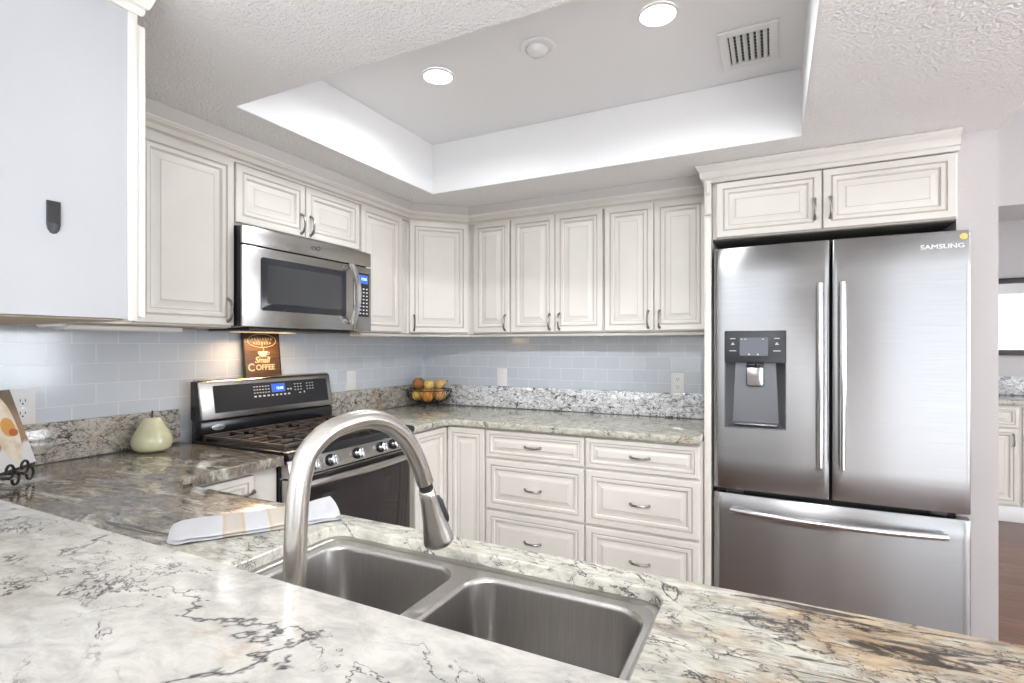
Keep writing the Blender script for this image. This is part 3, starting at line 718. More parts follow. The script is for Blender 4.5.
b = B(); b.box(cx - .034, cx + .034, yf + .010, yf + .047, zc - .022, zc - .0005, .004); b.cyl((cx + .008, yf + .012, zc - .016), (cx + .008, yf + .012, zc - .004), .008, 12); b.build('nozzle', BLACK, dpo)
b = B(); b.prism(rr(cx - .033, cx + .033, zc - .103, zc - .018, .010, 4), yf + .024, yf + .034, 'y', .002); pd = b.build('paddle', CHROME, dpo)
b = B(); b.prism(rr(cx - .036, cx + .036, zc - .107, zc - .018, .012, 4), yf + .0345, yf + .044, 'y', .002); b.build('paddle_surround', DARKG, dpo)
b = B(); b.box(i0 - .003, i1 + .003, yf + .006, yf + .047, z0 + .012, z0 + .018, .002); b.build('drip_tray', STEEL, dpo)
b = B(); b.merge(text('SAMSUNG', .024, xscale=1.25), frame((.575, 0, 1.690), (0, -1)))
for v in b.bm.verts: v.co.y += fy(v.co.x) - .0006
b.build('logo', SILVER, dr_)
b = B(); b.lathe([(.0125, 0), (.0125, .0006)], (0, 0, 0), 20); b.xf(frame((.640, fy(.640) - .0006, 1.724), (0, -1))); b.build('sticker', mat('yellow_sticker', (.72, .60, .18), .5), dr_)
for xx, w in ((-.16, .07), (.57, .05)):
    b = B(); b.box(xx - w / 2, xx + w / 2, FYF + .032, FYF + .0575, .6535, .669, .002); b.build('hinge', DARKG, t)

# ------------------------------------------------------------------ range
t = thing('gas_range', 'stainless steel gas range with black cooktop and digital backguard', 'stove', (-1.9, 1.69, 0))
RX = -1.572
b = B(); b.box(XL + .012, RX - .035, RY0, RY1, .06, .872, .003)
for yy in (RY0 + .05, RY1 - .05):
    for xx in (XL + .07, RX - .1): b.cyl((xx, yy, .0), (xx, yy, .061), .018, 10)
b.build('body', BLACK, t)
# cooktop tray with raised rim
b = B(); b.prism([(XL + .095, .8725), (RX - .034, .8725), (RX - .034, .8925), (RX + .006, .8925), (RX + .010, .896), (RX + .010, .912), (RX + .002, .922), (RX - .03, .924), (RX - .040, .914), (XL + .125, .914), (XL + .10, .922), (XL + .095, .922)], RY0 + .001, RY1 - .001, 'y', .002)
b.box(XL + .10, RX - .02, RY0 + .001, RY0 + .016, .9125, .924, .002); b.box(XL + .10, RX - .02, RY1 - .016, RY1 - .001, .9125, .924, .002)
top = b.build('cooktop', BLACK, t)
gy = [(RY0 + .028, RY0 + .258), (RY0 + .262, RY1 - .262), (RY1 - .258, RY1 - .028)]; gx0, gx1 = XL + .135, RX - .048
for (ya, yb_) in gy:
    b = B(); zt = .944; w = .005
    for yy in (ya, yb_): b.box(gx0, gx1, yy - w, yy + w, zt - .012, zt, .0015)
    for xx in (gx0, (gx0 + gx1) / 2, gx1): b.box(xx - w, xx + w, ya, yb_, zt - .012, zt, .0015)
    ym = (ya + yb_) / 2
    for f in (.25, .75):
        xm = gx0 + (gx1 - gx0) * f
        b.box(xm - .11, xm - .035, ym - w, ym + w, zt - .012, zt, .0015); b.box(xm + .035, xm + .11, ym - w, ym + w, zt - .012, zt, .0015)
        b.box(xm - w, xm + w, ya, ym - .035, zt - .012, zt, .0015); b.box(xm - w, xm + w, ym + .035, yb_, zt - .012, zt, .0015)
        for s1 in (-1, 1):
            for s2 in (-1, 1): b.box(xm + s1 * .06 - .004, xm + s1 * .06 + .004, min(ym + s2 * .045, ym + s2 * .112), max(ym + s2 * .045, ym + s2 * .112), zt - .011, zt - .001, .0015)
    for xx in (gx0, gx1):
        for yy in (ya, yb_): b.box(xx - w, xx + w, yy - w, yy + w, .9145, zt - .012)
    b.build('grate', GRATE, t)
for (ya, yb_) in gy:
    ym = (ya + yb_) / 2
    for f in (.25, .75):
        xm = gx0 + (gx1 - gx0) * f
        b = B(); b.lathe([(.046, 0), (.046, .004), (.034, .008), (.034, .014)], (xm, ym, .9143), 24); bo = b.build('burner', GRATE, t)
        b = B(); b.lathe([(.031, .0142), (.032, .018), (.028, .021), (0, .022)], (xm, ym, .9143), 24, cap1=False); b.build('burner_cap', BLACKM, bo)
# sloping knob strip
b = B(); b.prism([(RX - .0335, .892), (RX + .003, .892), (RX + .016, .829), (RX - .0335, .829)], RY0 + .001, RY1 - .001, 'y', .002); ks = b.build('control_strip', STEELD, t)
for yk in (1.432, 1.520, 1.668, 1.815, 1.900):
    M = frame((RX + .0105, yk, .8605), (1, 0)) @ Matrix.Rotation(math.radians(-11), 4, 'X')
    b = B(); b.lathe([(.0235, 0), (.0235, .005), (.0215, .008)], (0, 0, 0), 24); b.xf(M); ko = b.build('knob', BLACK, ks)
    b = B(); b.lathe([(.0195, .0082), (.0185, .026), (.016, .029), (0, .029)], (0, 0, 0), 24, cap1=False); b.box(-.0055, .0055, -.0185, .0185, .012, .036, .002); b.xf(M); b.build('knob_grip', CHROME, ko)
# oven door
b = B(); b.box(RX - .033, RX + .008, RY0 + .003, RY1 - .003, .215, .822, .004); od = b.build('oven_door', STEELD, t)
b = B(); b.box(RX + .0082, RX + .0105, RY0 + .012, RY1 - .040, .235, .818, .001); b.build('oven_window', GLASSB, od)
b = B(); n = 24; pts = []
for k in range(n + 1):
    u = -1 + 2 * k / n; pts.append((RX + .030 + .030 * (1 - u * u), (RY0 + RY1) / 2 + u * (RY1 - RY0) * .475, .797))
b.tube(pts, .0155, 12, squash=1.0)
for u in (-.93, .93): b.cyl((RX + .009, (RY0 + RY1) / 2 + u * (RY1 - RY0) * .475, .797), (RX + .036, (RY0 + RY1) / 2 + u * (RY1 - RY0) * .475, .797), .011, 10)
b.build('handle', STEELD, od, sharp=50)
b = B(); b.box(RX - .033, RX + .006, RY0 + .003, RY1 - .003, .075, .208, .004); b.build('storage_drawer', STEELD, t)
# backguard
gl, gr = RY0 + .028, RY1 + .002
b = B(); b.prism([(XL + .048, .8725), (XL + .093, .8725), (XL + .106, .930), (XL + .112, .955), (XL + .110, .992), (XL + .095, 1.0), (XL + .048, 1.0)], gl, gr, 'y', .003); bg = b.build('backguard', BLACK, t)
b = B(); b.prism([(XL + .048, 1.0005), (XL + .116, .9965), (XL + .119, 1.004), (XL + .092, 1.156), (XL + .080, 1.166), (XL + .048, 1.166)], gl, gr, 'y', .006, 3); cp = b.build('control_console', STEELD, t)
b = B(); b.prism([(XL + .048, 1.001), (XL + .110, .998), (XL + .084, 1.160), (XL + .048, 1.160)], gl - .003, gl - .0004, 'y'); b.build('console_end', BLACK, cp)
nb = Vector((.152, 0, .027)).normalized(); sl = math.atan2(.027, .152)
def console(u, v, n_): # u along Y from the left end, v up the slope from z 1.004
    return (XL + .119 - math.sin(sl) * v + math.cos(sl) * n_, gl + u, 1.004 + math.cos(sl) * v + math.sin(sl) * n_)
MC = Matrix(((0, -math.sin(sl), math.cos(sl), XL + .119), (1, 0, 0, gl), (0, math.cos(sl), math.sin(sl), 1.004), (0, 0, 0, 1)))
b = B(); b.prism(rr(.060, .684, .022, .138, .003, 2), .0004, .0022); b.xf(MC); pg = b.build('control_glass', PANELG, cp)
b = B(); b.box(.345, .420, .088, .128, .0023, .0030); b.xf(MC); ds = b.build('clock_display', BLUE, pg)
b = B(); b.merge(text('12:08', .018), Matrix.Translation((.390, .106, .0034))); b.xf(MC); b.build('clock_digits', CYAN, ds)
b = B()
for r_, zz in enumerate((.118, .104, .090, .074)):
    for k in range(6):
        if r_ < 3: b.box(.250 + k * .015, .258 + k * .015, zz, zz + .0035, .0023, .0027)
        if r_ < 3: b.box(.475 + k * .018 + .02 * (k > 2), .483 + k * .018 + .02 * (k > 2), zz, zz + .0035, .0023, .0027)
    if r_ == 3:
        for k in range(9): b.box(.250 + k * .023, .262 + k * .023, zz - .002, zz + .005, .0023, .0027)
        b.box(.50, .512, zz, zz + .004, .0023, .0027); b.box(.53, .536, zz, zz + .008, .0023, .0027)
b.box(.432, .442, .095, .101, .0023, .0027); b.box(.448, .458, .095, .101, .0023, .0027)
b.xf(MC); b.build('panel_lettering', PRINT, pg)
ML = frame((XL + .1128, gl + .075, .966), (1, 0))
b = B(); b.lathe([(1, 0), (1, .0012), (.93, .0018)], (0, 0, 0), 32); 
for v in b.bm.verts: v.co.x *= .030; v.co.y *= .0125
b.xf(ML); lo = b.build('badge', SILVER, bg)
b = B(); b.merge(text('Whirlpool', .0125, .0004), Matrix.Translation((0, 0, .0021))); b.xf(ML); b.build('badge_lettering', DARKG, lo)

# ------------------------------------------------------------------ microwave
MY0, MY1, MZ0, MZ1, MX = 1.335, 2.060, 1.384, 1.779, -1.835
t = thing('microwave', 'stainless steel over-the-range microwave with black control panel', 'microwave', (-2.0, 1.69, MZ0))
b = B(); b.box(XL + .009, MX - .0085, MY0 + .012, 2.034, MZ0 + .001, MZ1 + .003, .003); b.build('body', BLACK, t)
b = B(); b.box(MX - .008, MX, MY0, MY1, 1.708, MZ1, .004); vt = b.build('vent_strip', STEELD, t)
b = B(); b.box(MX - .008, MX, MY0, 1.9375, MZ0, 1.703, .005); md = b.build('door', STEELD, t)
b = B(); b.prism(rr(1.419, 1.886, 1.452, 1.666, .012, 4), MX + .0002, MX + .002, 'x', .0008); wn = b.build('window_frame', PANELG, md)
b = B(); b.prism(rr(1.450, 1.855, 1.482, 1.638, .006, 4), MX + .0021, MX + .003, 'x'); b.build('window_glass', GLASSW, wn)
b = B(); b.box(MX - .008, MX, 1.940, MY1, MZ0, 1.703, .004); pn = b.build('control_side', STEELD, t)
b = B(); b.prism(rr(1.962, 2.042, 1.455, 1.672, .005, 3), MX + .0002, MX + .0018, 'x'); pg = b.build('keypad', PANELG, pn)
b = B(); b.box(MX + .0019, MX + .0024, 1.969, 2.034, 1.620, 1.662); ds = b.build('clock_display', BLUE, pg)
b = B(); b.merge(text('12:08', .018, .0004), frame((MX + .003, 2.004, 1.642), (1, 0))); b.build('clock_digits', CYAN, ds)
b = B()
for r_ in range(8):
    for k in range(3): b.box(MX + .0019, MX + .0023, 1.974 + k * .023, 1.986 + k * .023, 1.468 + r_ * .0175, 1.474 + r_ * .0175)
b.build('panel_lettering', PRINT, pg)
b = B(); rg = []
for k in range(17):
    u = -1 + 2 * k / 16; z = 1.560 + u * .146; d = .012 + .040 * (1 - u * u); tw = .017
    rg.append([(MX + d - .006, 1.916 - tw, z), (MX + d + .004, 1.916 - tw * .8, z), (MX + d + .007, 1.916, z), (MX + d + .004, 1.916 + tw * .8, z), (MX + d - .006, 1.916 + tw, z)])
b.loops(rg, True, True)
for z in (1.425, 1.695): b.box(MX + .0005, MX + .014, 1.904, 1.928, z - .010, z + .010, .002)
b.build('handle', CHROME, md, sharp=50)
b = B()
for (dx, ph) in ((-.012, 0.3), (.010, 1.2)):
    pts = [(dx + (.006 + .004 * a) * math.cos(a * 2.2 + ph), (.004 + .003 * a) * math.sin(a * 2.2 + ph), .0004) for a in [k * .22 for k in range(14)]]
    b.tube(pts, .0011, 6)
b.xf(frame((MX + .0003, 1.700, 1.747), (1, 0))); b.build('logo', DARKG, vt)
b = B(); b.box(-2.16, -1.90, MY0 + .08, MY1 - .08, MZ0 - .012, MZ0 + .0005, .003); ug = b.build('bottom_grille', DARKG, t)
b = B(); b.box(-2.13, -2.07, MY0 + .16, MY0 + .46, MZ0 - .015, MZ0 - .0121, .001); b.build('cooktop_lamp', mat('warm_lamp_lens', (1, .9, .7), .5, emit=(1, .72, .38), es=.4), t)
area('cooktop_lamp_light', (-2.10, 1.645, MZ0 - .018), (0, math.radians(-14), 0), .05, .28, 2.0, (1.0, 0.68, 0.40))

# ------------------------------------------------------------------ ceiling fittings
def can(x, y, label, lit=True):
    t = thing('recessed_light', label, 'ceiling light', (x, y, 2.395), group='recessed fittings in the ceiling tray')
    if lit:
        b = B(); b.lathe([(.062, .0065), (.066, .002), (.064, -.001), (.058, -.002), (.055, .003)], (x, y, 2.395), 32, cap0=False, cap1=False); b.build('trim_ring', PLATE, t)
        b = B(); b.lathe([(.055, .0), (.040, -.003), (0, -.004)], (x, y, 2.3965), 32, cap1=False); b.build('lens', LAMPM, t)
        area('recessed_light_beam', (x, y, 2.386), (0, 0, 0), .10, .10, 4.5, (0.93, 0.965, 1.0), 'DISK', math.radians(160))
    else:
        b = B(); b.lathe([(.064, .0065), (.067, .002), (.062, -.002), (.050, -.002), (.046, .003), (.040, .0062)], (x, y, 2.395), 32, cap0=False, cap1=False); b.build('trim_ring', TRAYM, t)
        b = B(); rg = []
        for k in range(9):
            a = PI / 2 * k / 8; rg.append((.038 * math.cos(a) + .0005, .006 - .028 * math.sin(a)))
        b.lathe(rg, (x - .008, y + .012, 2.395), 28, cap0=False); b.build('eyeball', PLATE, t)
can(-1.214, 1.755, 'lit recessed ceiling light nearest the stove side of the tray')
can(-.342, 1.752, 'lit recessed ceiling light nearest the air vent')
can(-.771, 1.749, 'unlit round eyeball fitting between the two lit ceiling lights', False)
vx0, vx1, vy0, vy1 = -.178, .014, 1.955, 2.218
t = thing('air_vent', 'white louvered air supply grille in the ceiling tray', 'air vent', ((vx0 + vx1) / 2, (vy0 + vy1) / 2, 2.39))
b = B(); w = .030; zf = 2.392
for bx in ((vx0, vx0 + w, vy0, vy1), (vx1 - w, vx1, vy0, vy1), (vx0 + w, vx1 - w, vy0, vy0 + w), (vx0 + w, vx1 - w, vy1 - w, vy1)): b.box(*bx, zf, 2.4015, .002)
b.build('frame', PLATE, t)
b = B(); b.box(vx0 + w, vx1 - w, vy0 + w, vy1 - w, 2.3995, 2.4017); b.build('duct', mat('duct_dark', (.02, .02, .02), .8), t)
for k in range(6):
    x = vx0 + w + .012 + (vx1 - vx0 - 2 * w - .024) * k / 5
    b = B(); b.prism([(x - .007, 2.3915), (x - .004, 2.3908), (x + .006, 2.3985), (x + .003, 2.3992)], vy0 + w, vy1 - w, 'y'); b.build('louver', PLATE, t)
b = B()
for k in range(9): y = vy0 + w + (vy1 - vy0 - 2 * w) * (k + .5) / 9; b.box(vx0 + w, vx1 - w, y - .0015, y + .0015, 2.3975, 2.3993)
b.build('cross_blades', mat('blade_grey', (.35, .35, .35), .6), t)

# ------------------------------------------------------------------ lights fixed under the wall cabinets
def light_bar(label, y0, y1, x):
    t = thing('under_cabinet_light', label, 'under-cabinet light', (x, (y0 + y1) / 2, 1.362), group='light bars under the wall cabinets')
    b = B(); b.box(x - .030, x + .030, y0, y1, 1.362, 1.3775, .003); b.build('housing', PLATE, t)
    b = B(); b.box(x - .022, x + .022, y0 + .012, y1 - .012, 1.3600, 1.3618); b.build('diffuser', mat('unlit_diffuser', (.72, .66, .55), .5), t)
light_bar('long slim white light bar under the tall cabinet left of the microwave', .82, 1.19, -1.995)
light_bar('short slim light bar under the narrow cabinet right of the microwave', 2.09, 2.36, -1.98)
t = thing('puck_light', 'small round puck light under the cabinet near the bar end', 'under-cabinet light', (-1.975, .80, 1.366))
b = B(); b.lathe([(.036, .0115), (.036, .004), (.030, 0), (0, -.001)], (-1.975, .80, 1.366), 24, cap1=False); b.build('housing', PLATE, t)

# ------------------------------------------------------------------ outlets
def outlet(o, n, label, kind='outlet'):
    t = thing('wall_outlet' if kind == 'outlet' else 'wall_switch', label, kind, o, group='wall outlets and switches on the tile')
    M = frame(o, n)
    b = B(); b.prism(rr(-.035, .035, -.057, .057, .004, 3), .0003, .0055, bev=.0015); b.xf(M); b.build('cover_plate', PLATE, t)
    if kind == 'outlet':
        for s in (-1, 1):
            b = B(); b.prism(rr(-.017, .017, s * .0205 - .0145, s * .0205 + .0145, .008, 4), .0057, .0072); b.xf(M); r_ = b.build('receptacle', PLATE, t)
            b = B(); z = s * .0205
            b.box(-.0078, -.0055, z - .001, z + .008, .0073, .0077); b.box(.0055, .0078, z - .001, z + .007, .0073, .0077); b.lathe([(.0028, .0073), (.0028, .0077)], (0, z - .0075, 0), 10); b.xf(M); b.build('slots', SLOTM, r_)
        b = B(); b.lathe([(.003, .0056), (.0025, .0068)], (0, 0, 0), 10); b.xf(M); b.build('screw', SILVER, t)
    else:
        b = B(); b.prism(rr(-.0165, .0165, -.033, .033, .002, 2), .0056, .0070); b.xf(M)
        b2 = b.build('rocker', PLATE, t)
        b = B(); b.box(-.0045, .0045, -.010, .012, .0071, .0085, .001); b.xf(M); b.build('paddle', PLATE, b2)
outlet((XL + .008, .815, 1.1065), (1, 0), 'white wall outlet partly behind the open cookbook')
outlet((XL + .008, 2.312, 1.1085), (1, 0), 'white wall switch on the tile between stove and fruit basket', 'switch')
outlet((-1.580, YB - .008, 1.1075), (0, -1), 'white wall switch on the back tile near the fruit basket', 'switch')
outlet((-.479, YB - .008, 1.1035), (0, -1), 'white wall outlet on the back tile near the refrigerator panel')

# ------------------------------------------------------------------ things on the worktops
# ceramic pear
px_, py_ = -2.092, 1.152
t = thing('ceramic_pear', 'pale yellow-green ceramic pear with a thin dark stem', 'ornament', (px_, py_, .9145))
b = B(); b.lathe([(.030, 0), (.050, .003), (.062, .014), (.0675, .032), (.066, .050), (.059, .068), (.050, .084), (.041, .100), (.034, .113), (.029, .121), (.022, .126), (.010, .1255), (0, .123)], (px_, py_, .9145), 36, cap1=False)
b.build('body', mat('glossy_pear_glaze', (0.62, 0.61, 0.40), .10, coat=.8, noise=.12, nscale=18), t, sharp=60)
b = B(); b.tube([(px_, py_, 1.037), (px_ + .001, py_, 1.052), (px_ - .001, py_ + .002, 1.066)], [.0028, .0024, .003], 8); b.build('stem', BLACKM, t)

# coffee sign leaning on the tile, standing on the backguard
lean = math.radians(6)
t = thing('coffee_sign', 'small brown wooden coffee sign leaning on the tile above the stove', 'sign', (-2.164, 1.693, 1.1665))
MS = Matrix.Translation((-2.164, 1.693, 1.1665)) @ (frame((0, 0, 0), (1, 0)) @ Matrix.Rotation(-lean, 4, 'X'))
def sign_wood():
    m, N, L, P = newmat('dark_stained_wood'); tc = N.new('ShaderNodeTexCoord'); mp = N.new('ShaderNodeMapping'); mp.inputs['Scale'].default_value = (20, 3, 40); L.new(tc.outputs['Object'], mp.inputs[0])
    n = N.new('ShaderNodeTexNoise'); n.inputs['Scale'].default_value = 3; n.inputs['Detail'].default_value = 6; L.new(mp.outputs[0], n.inputs['Vector'])
    L.new(ramp(N, L, n.outputs['Fac'], [(.3, (.055, .026, .012)), (.7, (.16, .085, .04))]), P.inputs['Base Color']); P.inputs['Roughness'].default_value = .35; return m
b = B(); b.box(-.094, .094, 0, .211, -.014, 0, .002); b.xf(MS); sb = b.build('board', sign_wood(), t)
b = B(); b.merge(text('OFFEE', .036, .0005, xscale=1.04, bold=.0011), Matrix.Translation((.010, .041, .0008)))
b.merge(text('C', .050, .0005, bold=.0012), Matrix.Translation((-.066, .041, .0008))); b.merge(text('Small', .038, .0005, shear=.3, bold=.0009), Matrix.Translation((-.006, .076, .0008)))
b.xf(MS); b.build('lettering', CREAM, sb)
b = B(); ov = [(math.cos(a) * .076, .168 + math.sin(a) * .032, .0008) for a in [2 * PI * k / 40 for k in range(40)]]
b.tube(ov, .0016, 6, closed=True)
for zz, n_ in ((.177, 8), (.158, 7)):     # worn, unreadable lines of lettering
    for k in range(n_):
        xx = (k - (n_ - 1) / 2) * .0145; h_ = .006 + .002 * ((k * 7) % 3)
        b.box(xx - .0045, xx - .002, zz - h_, zz + h_, .0003, .0014); b.box(xx + .001, xx + .0035, zz - h_ * .8, zz + h_ * .8, .0003, .0014); b.box(xx - .0045, xx + .0035, zz - .001 + .002 * (k % 2), zz + .0012 + .002 * (k % 2), .0003, .0014)
pts = [(.002 + .005 * math.sin(k * .8), .116 + k * .0045, .0008) for k in range(9)]; b.tube(pts, .0016, 6)
b.xf(MS); b.build('plaque_ornament', CREAM, sb)
b = B(); cup = [(-.027, .118), (-.024, .106), (-.016, .097), (-.006, .0945), (.006, .0945), (.016, .097), (.024, .106), (.027, .118)]
b.prism(cup, .0003, .0014); b.tube([(.026, .114, .0009), (.035, .113, .0009), (.035, .104, .0009), (.023, .102, .0009)], .0016, 6); b.box(-.030, .030, .0905, .0930, .0003, .0013)
b.xf(MS); b.build('cup_motif', mat('pale_cup', (.52, .47, .36), .6), sb)
b = B()
for x0_, x1_, y0_, y1_ in ((-.094, .094, .2112, .2135), (-.097, -.0942, 0, .2135), (.0942, .097, 0, .2135)): b.box(x0_, x1_, y0_, y1_, -.015, .002)
b.xf(MS); b.build('edge', mat('black_edge', (.03, .018, .01), .5), sb)

# wire basket of fruit
kx, ky, kz = -2.035, 2.838, .9145
t = thing('fruit_basket', 'dark wire basket standing on three small feet in the worktop corner', 'basket', (kx, ky, kz))
RR, RB, H0, H1 = .150, .062, .020, .108
b = B(); b.tube([(kx + RR * math.cos(a), ky + RR * math.sin(a), kz + H1) for a in [2 * PI * k / 48 for k in range(48)]], .0032, 8, closed=True); b.build('rim', BLACKM, t)
b = B(); b.tube([(kx + RB * math.cos(a), ky + RB * math.sin(a), kz + H0) for a in [2 * PI * k / 32 for k in range(32)]], .0032, 8, closed=True)
for k in range(4): a = PI * k / 4; b.tube([(kx + RB * math.cos(a), ky + RB * math.sin(a), kz + H0), (kx - RB * math.cos(a), ky - RB * math.sin(a), kz + H0)], .0022, 6)
b.build('base_ring', BLACKM, t)
def bp(u, a): # bowl surface
    r = RB + (RR - RB) * math.sin(u * PI / 2) ** .9; return (kx + r * math.cos(a), ky + r * math.sin(a), kz + H0 + (H1 - H0) * (1 - math.cos(u * PI / 2)) ** .8)
for k in range(22):   # looped wires
    a = 2 * PI * k / 22; pts = []
    for j in range(15):
        v = -1 + 2 * j / 14; u = (1 - v * v) ** .55 * .97; pts.append(bp(u, a + v * .13))
    b = B(); b.tube(pts, .0015, 6); b.build('wire_loop', BLACKM, t)
for k in range(3):
    a = 2 * PI * k / 3 + .5; b = B(); b.lathe([(.005, 0), (.008, .006), (.007, .012), (.004, .017)], (kx + RB * math.cos(a), ky + RB * math.sin(a), kz), 12); b.build('foot', BLACKM, t)
def fruit(name, label, cat, loc, prof, col, rz=0, tilt=0, stem=None, ramp2=None, group='fruit in the wire basket'):
    m, N, L, P = newmat(name + '_skin'); tc = N.new('ShaderNodeTexCoord'); n = N.new('ShaderNodeTexNoise'); n.inputs['Scale'].default_value = 14; n.inputs['Detail'].default_value = 3; L.new(tc.outputs['Object'], n.inputs['Vector'])
    L.new(ramp(N, L, n.outputs['Fac'], [(.40, col), (.60, ramp2 or [c * .75 for c in col])]), P.inputs['Base Color']); P.inputs['Roughness'].default_value = .35
    o = thing(name, label, cat, loc, group=group); o.rotation_euler = (tilt, 0, rz)
    b = B(); b.lathe(prof, (0, 0, 0), 20, cap0=False, cap1=False); b.build('flesh', m, o, local=True, sharp=80)
    b = B(); b.lathe([(.004, -.003), (.003, .003), (.0025, stem or .004)], (0, 0, prof[-1][1]), 8); b.build('stem', mat(name + '_stem', (.13, .10, .04), .7), o, local=True)
def ball(r, k=.95): return [(r * math.sin(PI * i / 12) + (.0004 if i in (0, 12) else 0), -r * k * math.cos(PI * i / 12)) for i in range(13)]
def lem(r): return [(r * math.sin(PI * i / 12) * (1 - .10 * abs(math.cos(PI * i / 12))) + .0006, -r * 1.3 * math.cos(PI * i / 12)) for i in range(13)]
def mango(r): return [(r * math.sin(PI * i / 12) * (1 + .12 * math.cos(PI * i / 12)) + .0006, -r * 1.3 * math.cos(PI * i / 12)) for i in range(13)]
def pearp(r): return [(r * q + .0005, r * z) for q, z in ((0, -1), (.5, -.93), (.85, -.65), (1, -.2), (.92, .25), (.7, .65), (.5, 1.0), (.38, 1.3), (.22, 1.45), (0, 1.5))]
OR, LE = (.78, .32, .06), (.82, .54, .12)
def at_(r, deg, z): return (kx + r * math.cos(math.radians(deg)), ky + r * math.sin(math.radians(deg)), kz + z)
fruit('orange', 'orange in the lower layer at the front of the basket', 'fruit', at_(.080, -62, .075), ball(.041), OR)
fruit('orange', 'orange in the lower layer at the refrigerator side of the basket', 'fruit', at_(.080, 10, .075), ball(.041), (.80, .42, .16))
fruit('orange', 'orange in the lower layer behind the other fruit', 'fruit', at_(.080, 82, .075), ball(.041), OR)
fruit('orange', 'orange in the lower layer on the tiled side-wall side', 'fruit', at_(.080, 154, .075), ball(.041), (.76, .36, .10))
fruit('lemon', 'golden lemon in the lower layer on the stove side of the basket', 'fruit', at_(.080, 226, .072), lem(.033), LE, .9, 1.2)
fruit('orange', 'orange in the middle of the pile, ringed by the other fruit', 'fruit', at_(0, 0, .112), ball(.031), (.82, .50, .16))
fruit('lemon', 'yellow lemon resting on top at the front of the fruit pile', 'fruit', at_(.067, -54, .147), lem(.033), (.80, .60, .18), .4, 1.3)
fruit('pear', 'golden pear on top of the pile at the refrigerator side', 'fruit', at_(.068, 40, .143), pearp(.032), (.80, .54, .18), 2.2, 1.2, .012)
fruit('mango', 'red and green mango, topmost fruit in the basket', 'fruit', at_(.072, 188, .147), mango(.039), (.55, .20, .06), 1.1, 1.45, None, (.08, .13, .03))

# cookbook on a scrolled iron stand
bn = Vector((.78, .67, 0)).normalized(); bu = Vector((-bn.y, bn.x, 0))
BO = Vector((-2.060, .794, .950))              # lower corner towards the wall
MBk = frame(BO, bn) @ Matrix.Rotation(math.radians(-17), 4, 'X')
BWd, BHt = .25, .235
def food_photo():
    m, N, L, P = newmat('cookbook_cover'); tc = N.new('ShaderNodeTexCoord')
    sp = N.new('ShaderNodeSeparateXYZ'); L.new(tc.outputs['UV'], sp.inputs[0])
    n = N.new('ShaderNodeTexNoise'); n.inputs['Scale'].default_value = 5; n.inputs['Detail'].default_value = 5; L.new(tc.outputs['UV'], n.inputs['Vector'])
    nd = mth(N, L, 'MULTIPLY', mth(N, L, 'SUBTRACT', n.outputs['Fac'], .5), .22)
    v = mth(N, L, 'ADD', sp.outputs[1], nd)
    bg = ramp(N, L, v, [(.0, (.80, .80, .84)), (.24, (.78, .76, .78)), (.30, (.40, .25, .13)), (.60, (.34, .23, .15)), (.82, (.10, .085, .056)), (1, (.07, .065, .065))])
    def blob(cx, cy, rx, ry, soft=.12):
        dx = mth(N, L, 'DIVIDE', mth(N, L, 'SUBTRACT', sp.outputs[0], cx), rx); dy = mth(N, L, 'DIVIDE', mth(N, L, 'SUBTRACT', sp.outputs[1], cy), ry)
        d = mth(N, L, 'ADD', mth(N, L, 'ADD', mth(N, L, 'MULTIPLY', dx, dx), mth(N, L, 'MULTIPLY', dy, dy)), nd)
        return ramp(N, L, d, [(1 - soft, gray(1)), (1, gray(0))])
    c = mixc(N, L, blob(.70, .50, .20, .46), bg, mixc(N, L, ramp(N, L, n.outputs['Fac'], [(.4, gray(0)), (.6, gray(1))]), (.72, .60, .42), (.86, .80, .70)))
    c = mixc(N, L, blob(.74, .52, .12, .13), c, (.68, .34, .08)); c = mixc(N, L, blob(.80, .44, .08, .05), c, (.52, .14, .05))
    c = mixc(N, L, blob(.45, .55, .16, .14), c, (.60, .36, .12))
    L.new(c, P.inputs['Base Color']); P.inputs['Roughness'].default_value = .25; return m
t = thing('cookbook', 'cookbook with a food photograph standing on the iron stand', 'book', BO + bu * -.12)
b = B(); b.box(-BWd, 0, 0, BHt, -.0022, 0); b.xf(MBk); ck = b.build('front_cover', food_photo(), t, smooth=False)
uv = ck.data.uv_layers.new(name='uv'); Mi = MBk.inverted()
for lp in ck.data.loops:
    p = Mi @ (ck.data.vertices[lp.vertex_index].co + t.location); uv.data[lp.index].uv = (1 + p.x / BWd, p.y / BHt)
b = B(); b.box(-BWd + .003, -.004, .003, BHt - .004, -.018, -.0023); b.xf(MBk); b.build('pages', mat('book_pages', (.78, .75, .68), .8), t)
b = B(); b.box(-BWd, 0, 0, BHt, -.0205, -.0182); b.xf(MBk); b.build('back_cover', mat('book_back', (.16, .12, .10), .4), t)
t = thing('book_stand', 'black wrought iron book stand with scrolled feet', 'book stand', BO + bu * -.12 + Vector((0, 0, -.0355)))
def spiral(b, c, r0, turns, a0, sgn=1, M=None, rad=.0038):
    pts = []
    for k in range(int(turns * 14) + 1):
        a = a0 + sgn * 2 * PI * k / 14; r = r0 * (1 - .55 * k / (turns * 14)); pts.append((c[0] + r * math.cos(a), c[1] + r * math.sin(a), c[2]))
    return pts
MP = frame((BO.x, BO.y, .9145), bn)
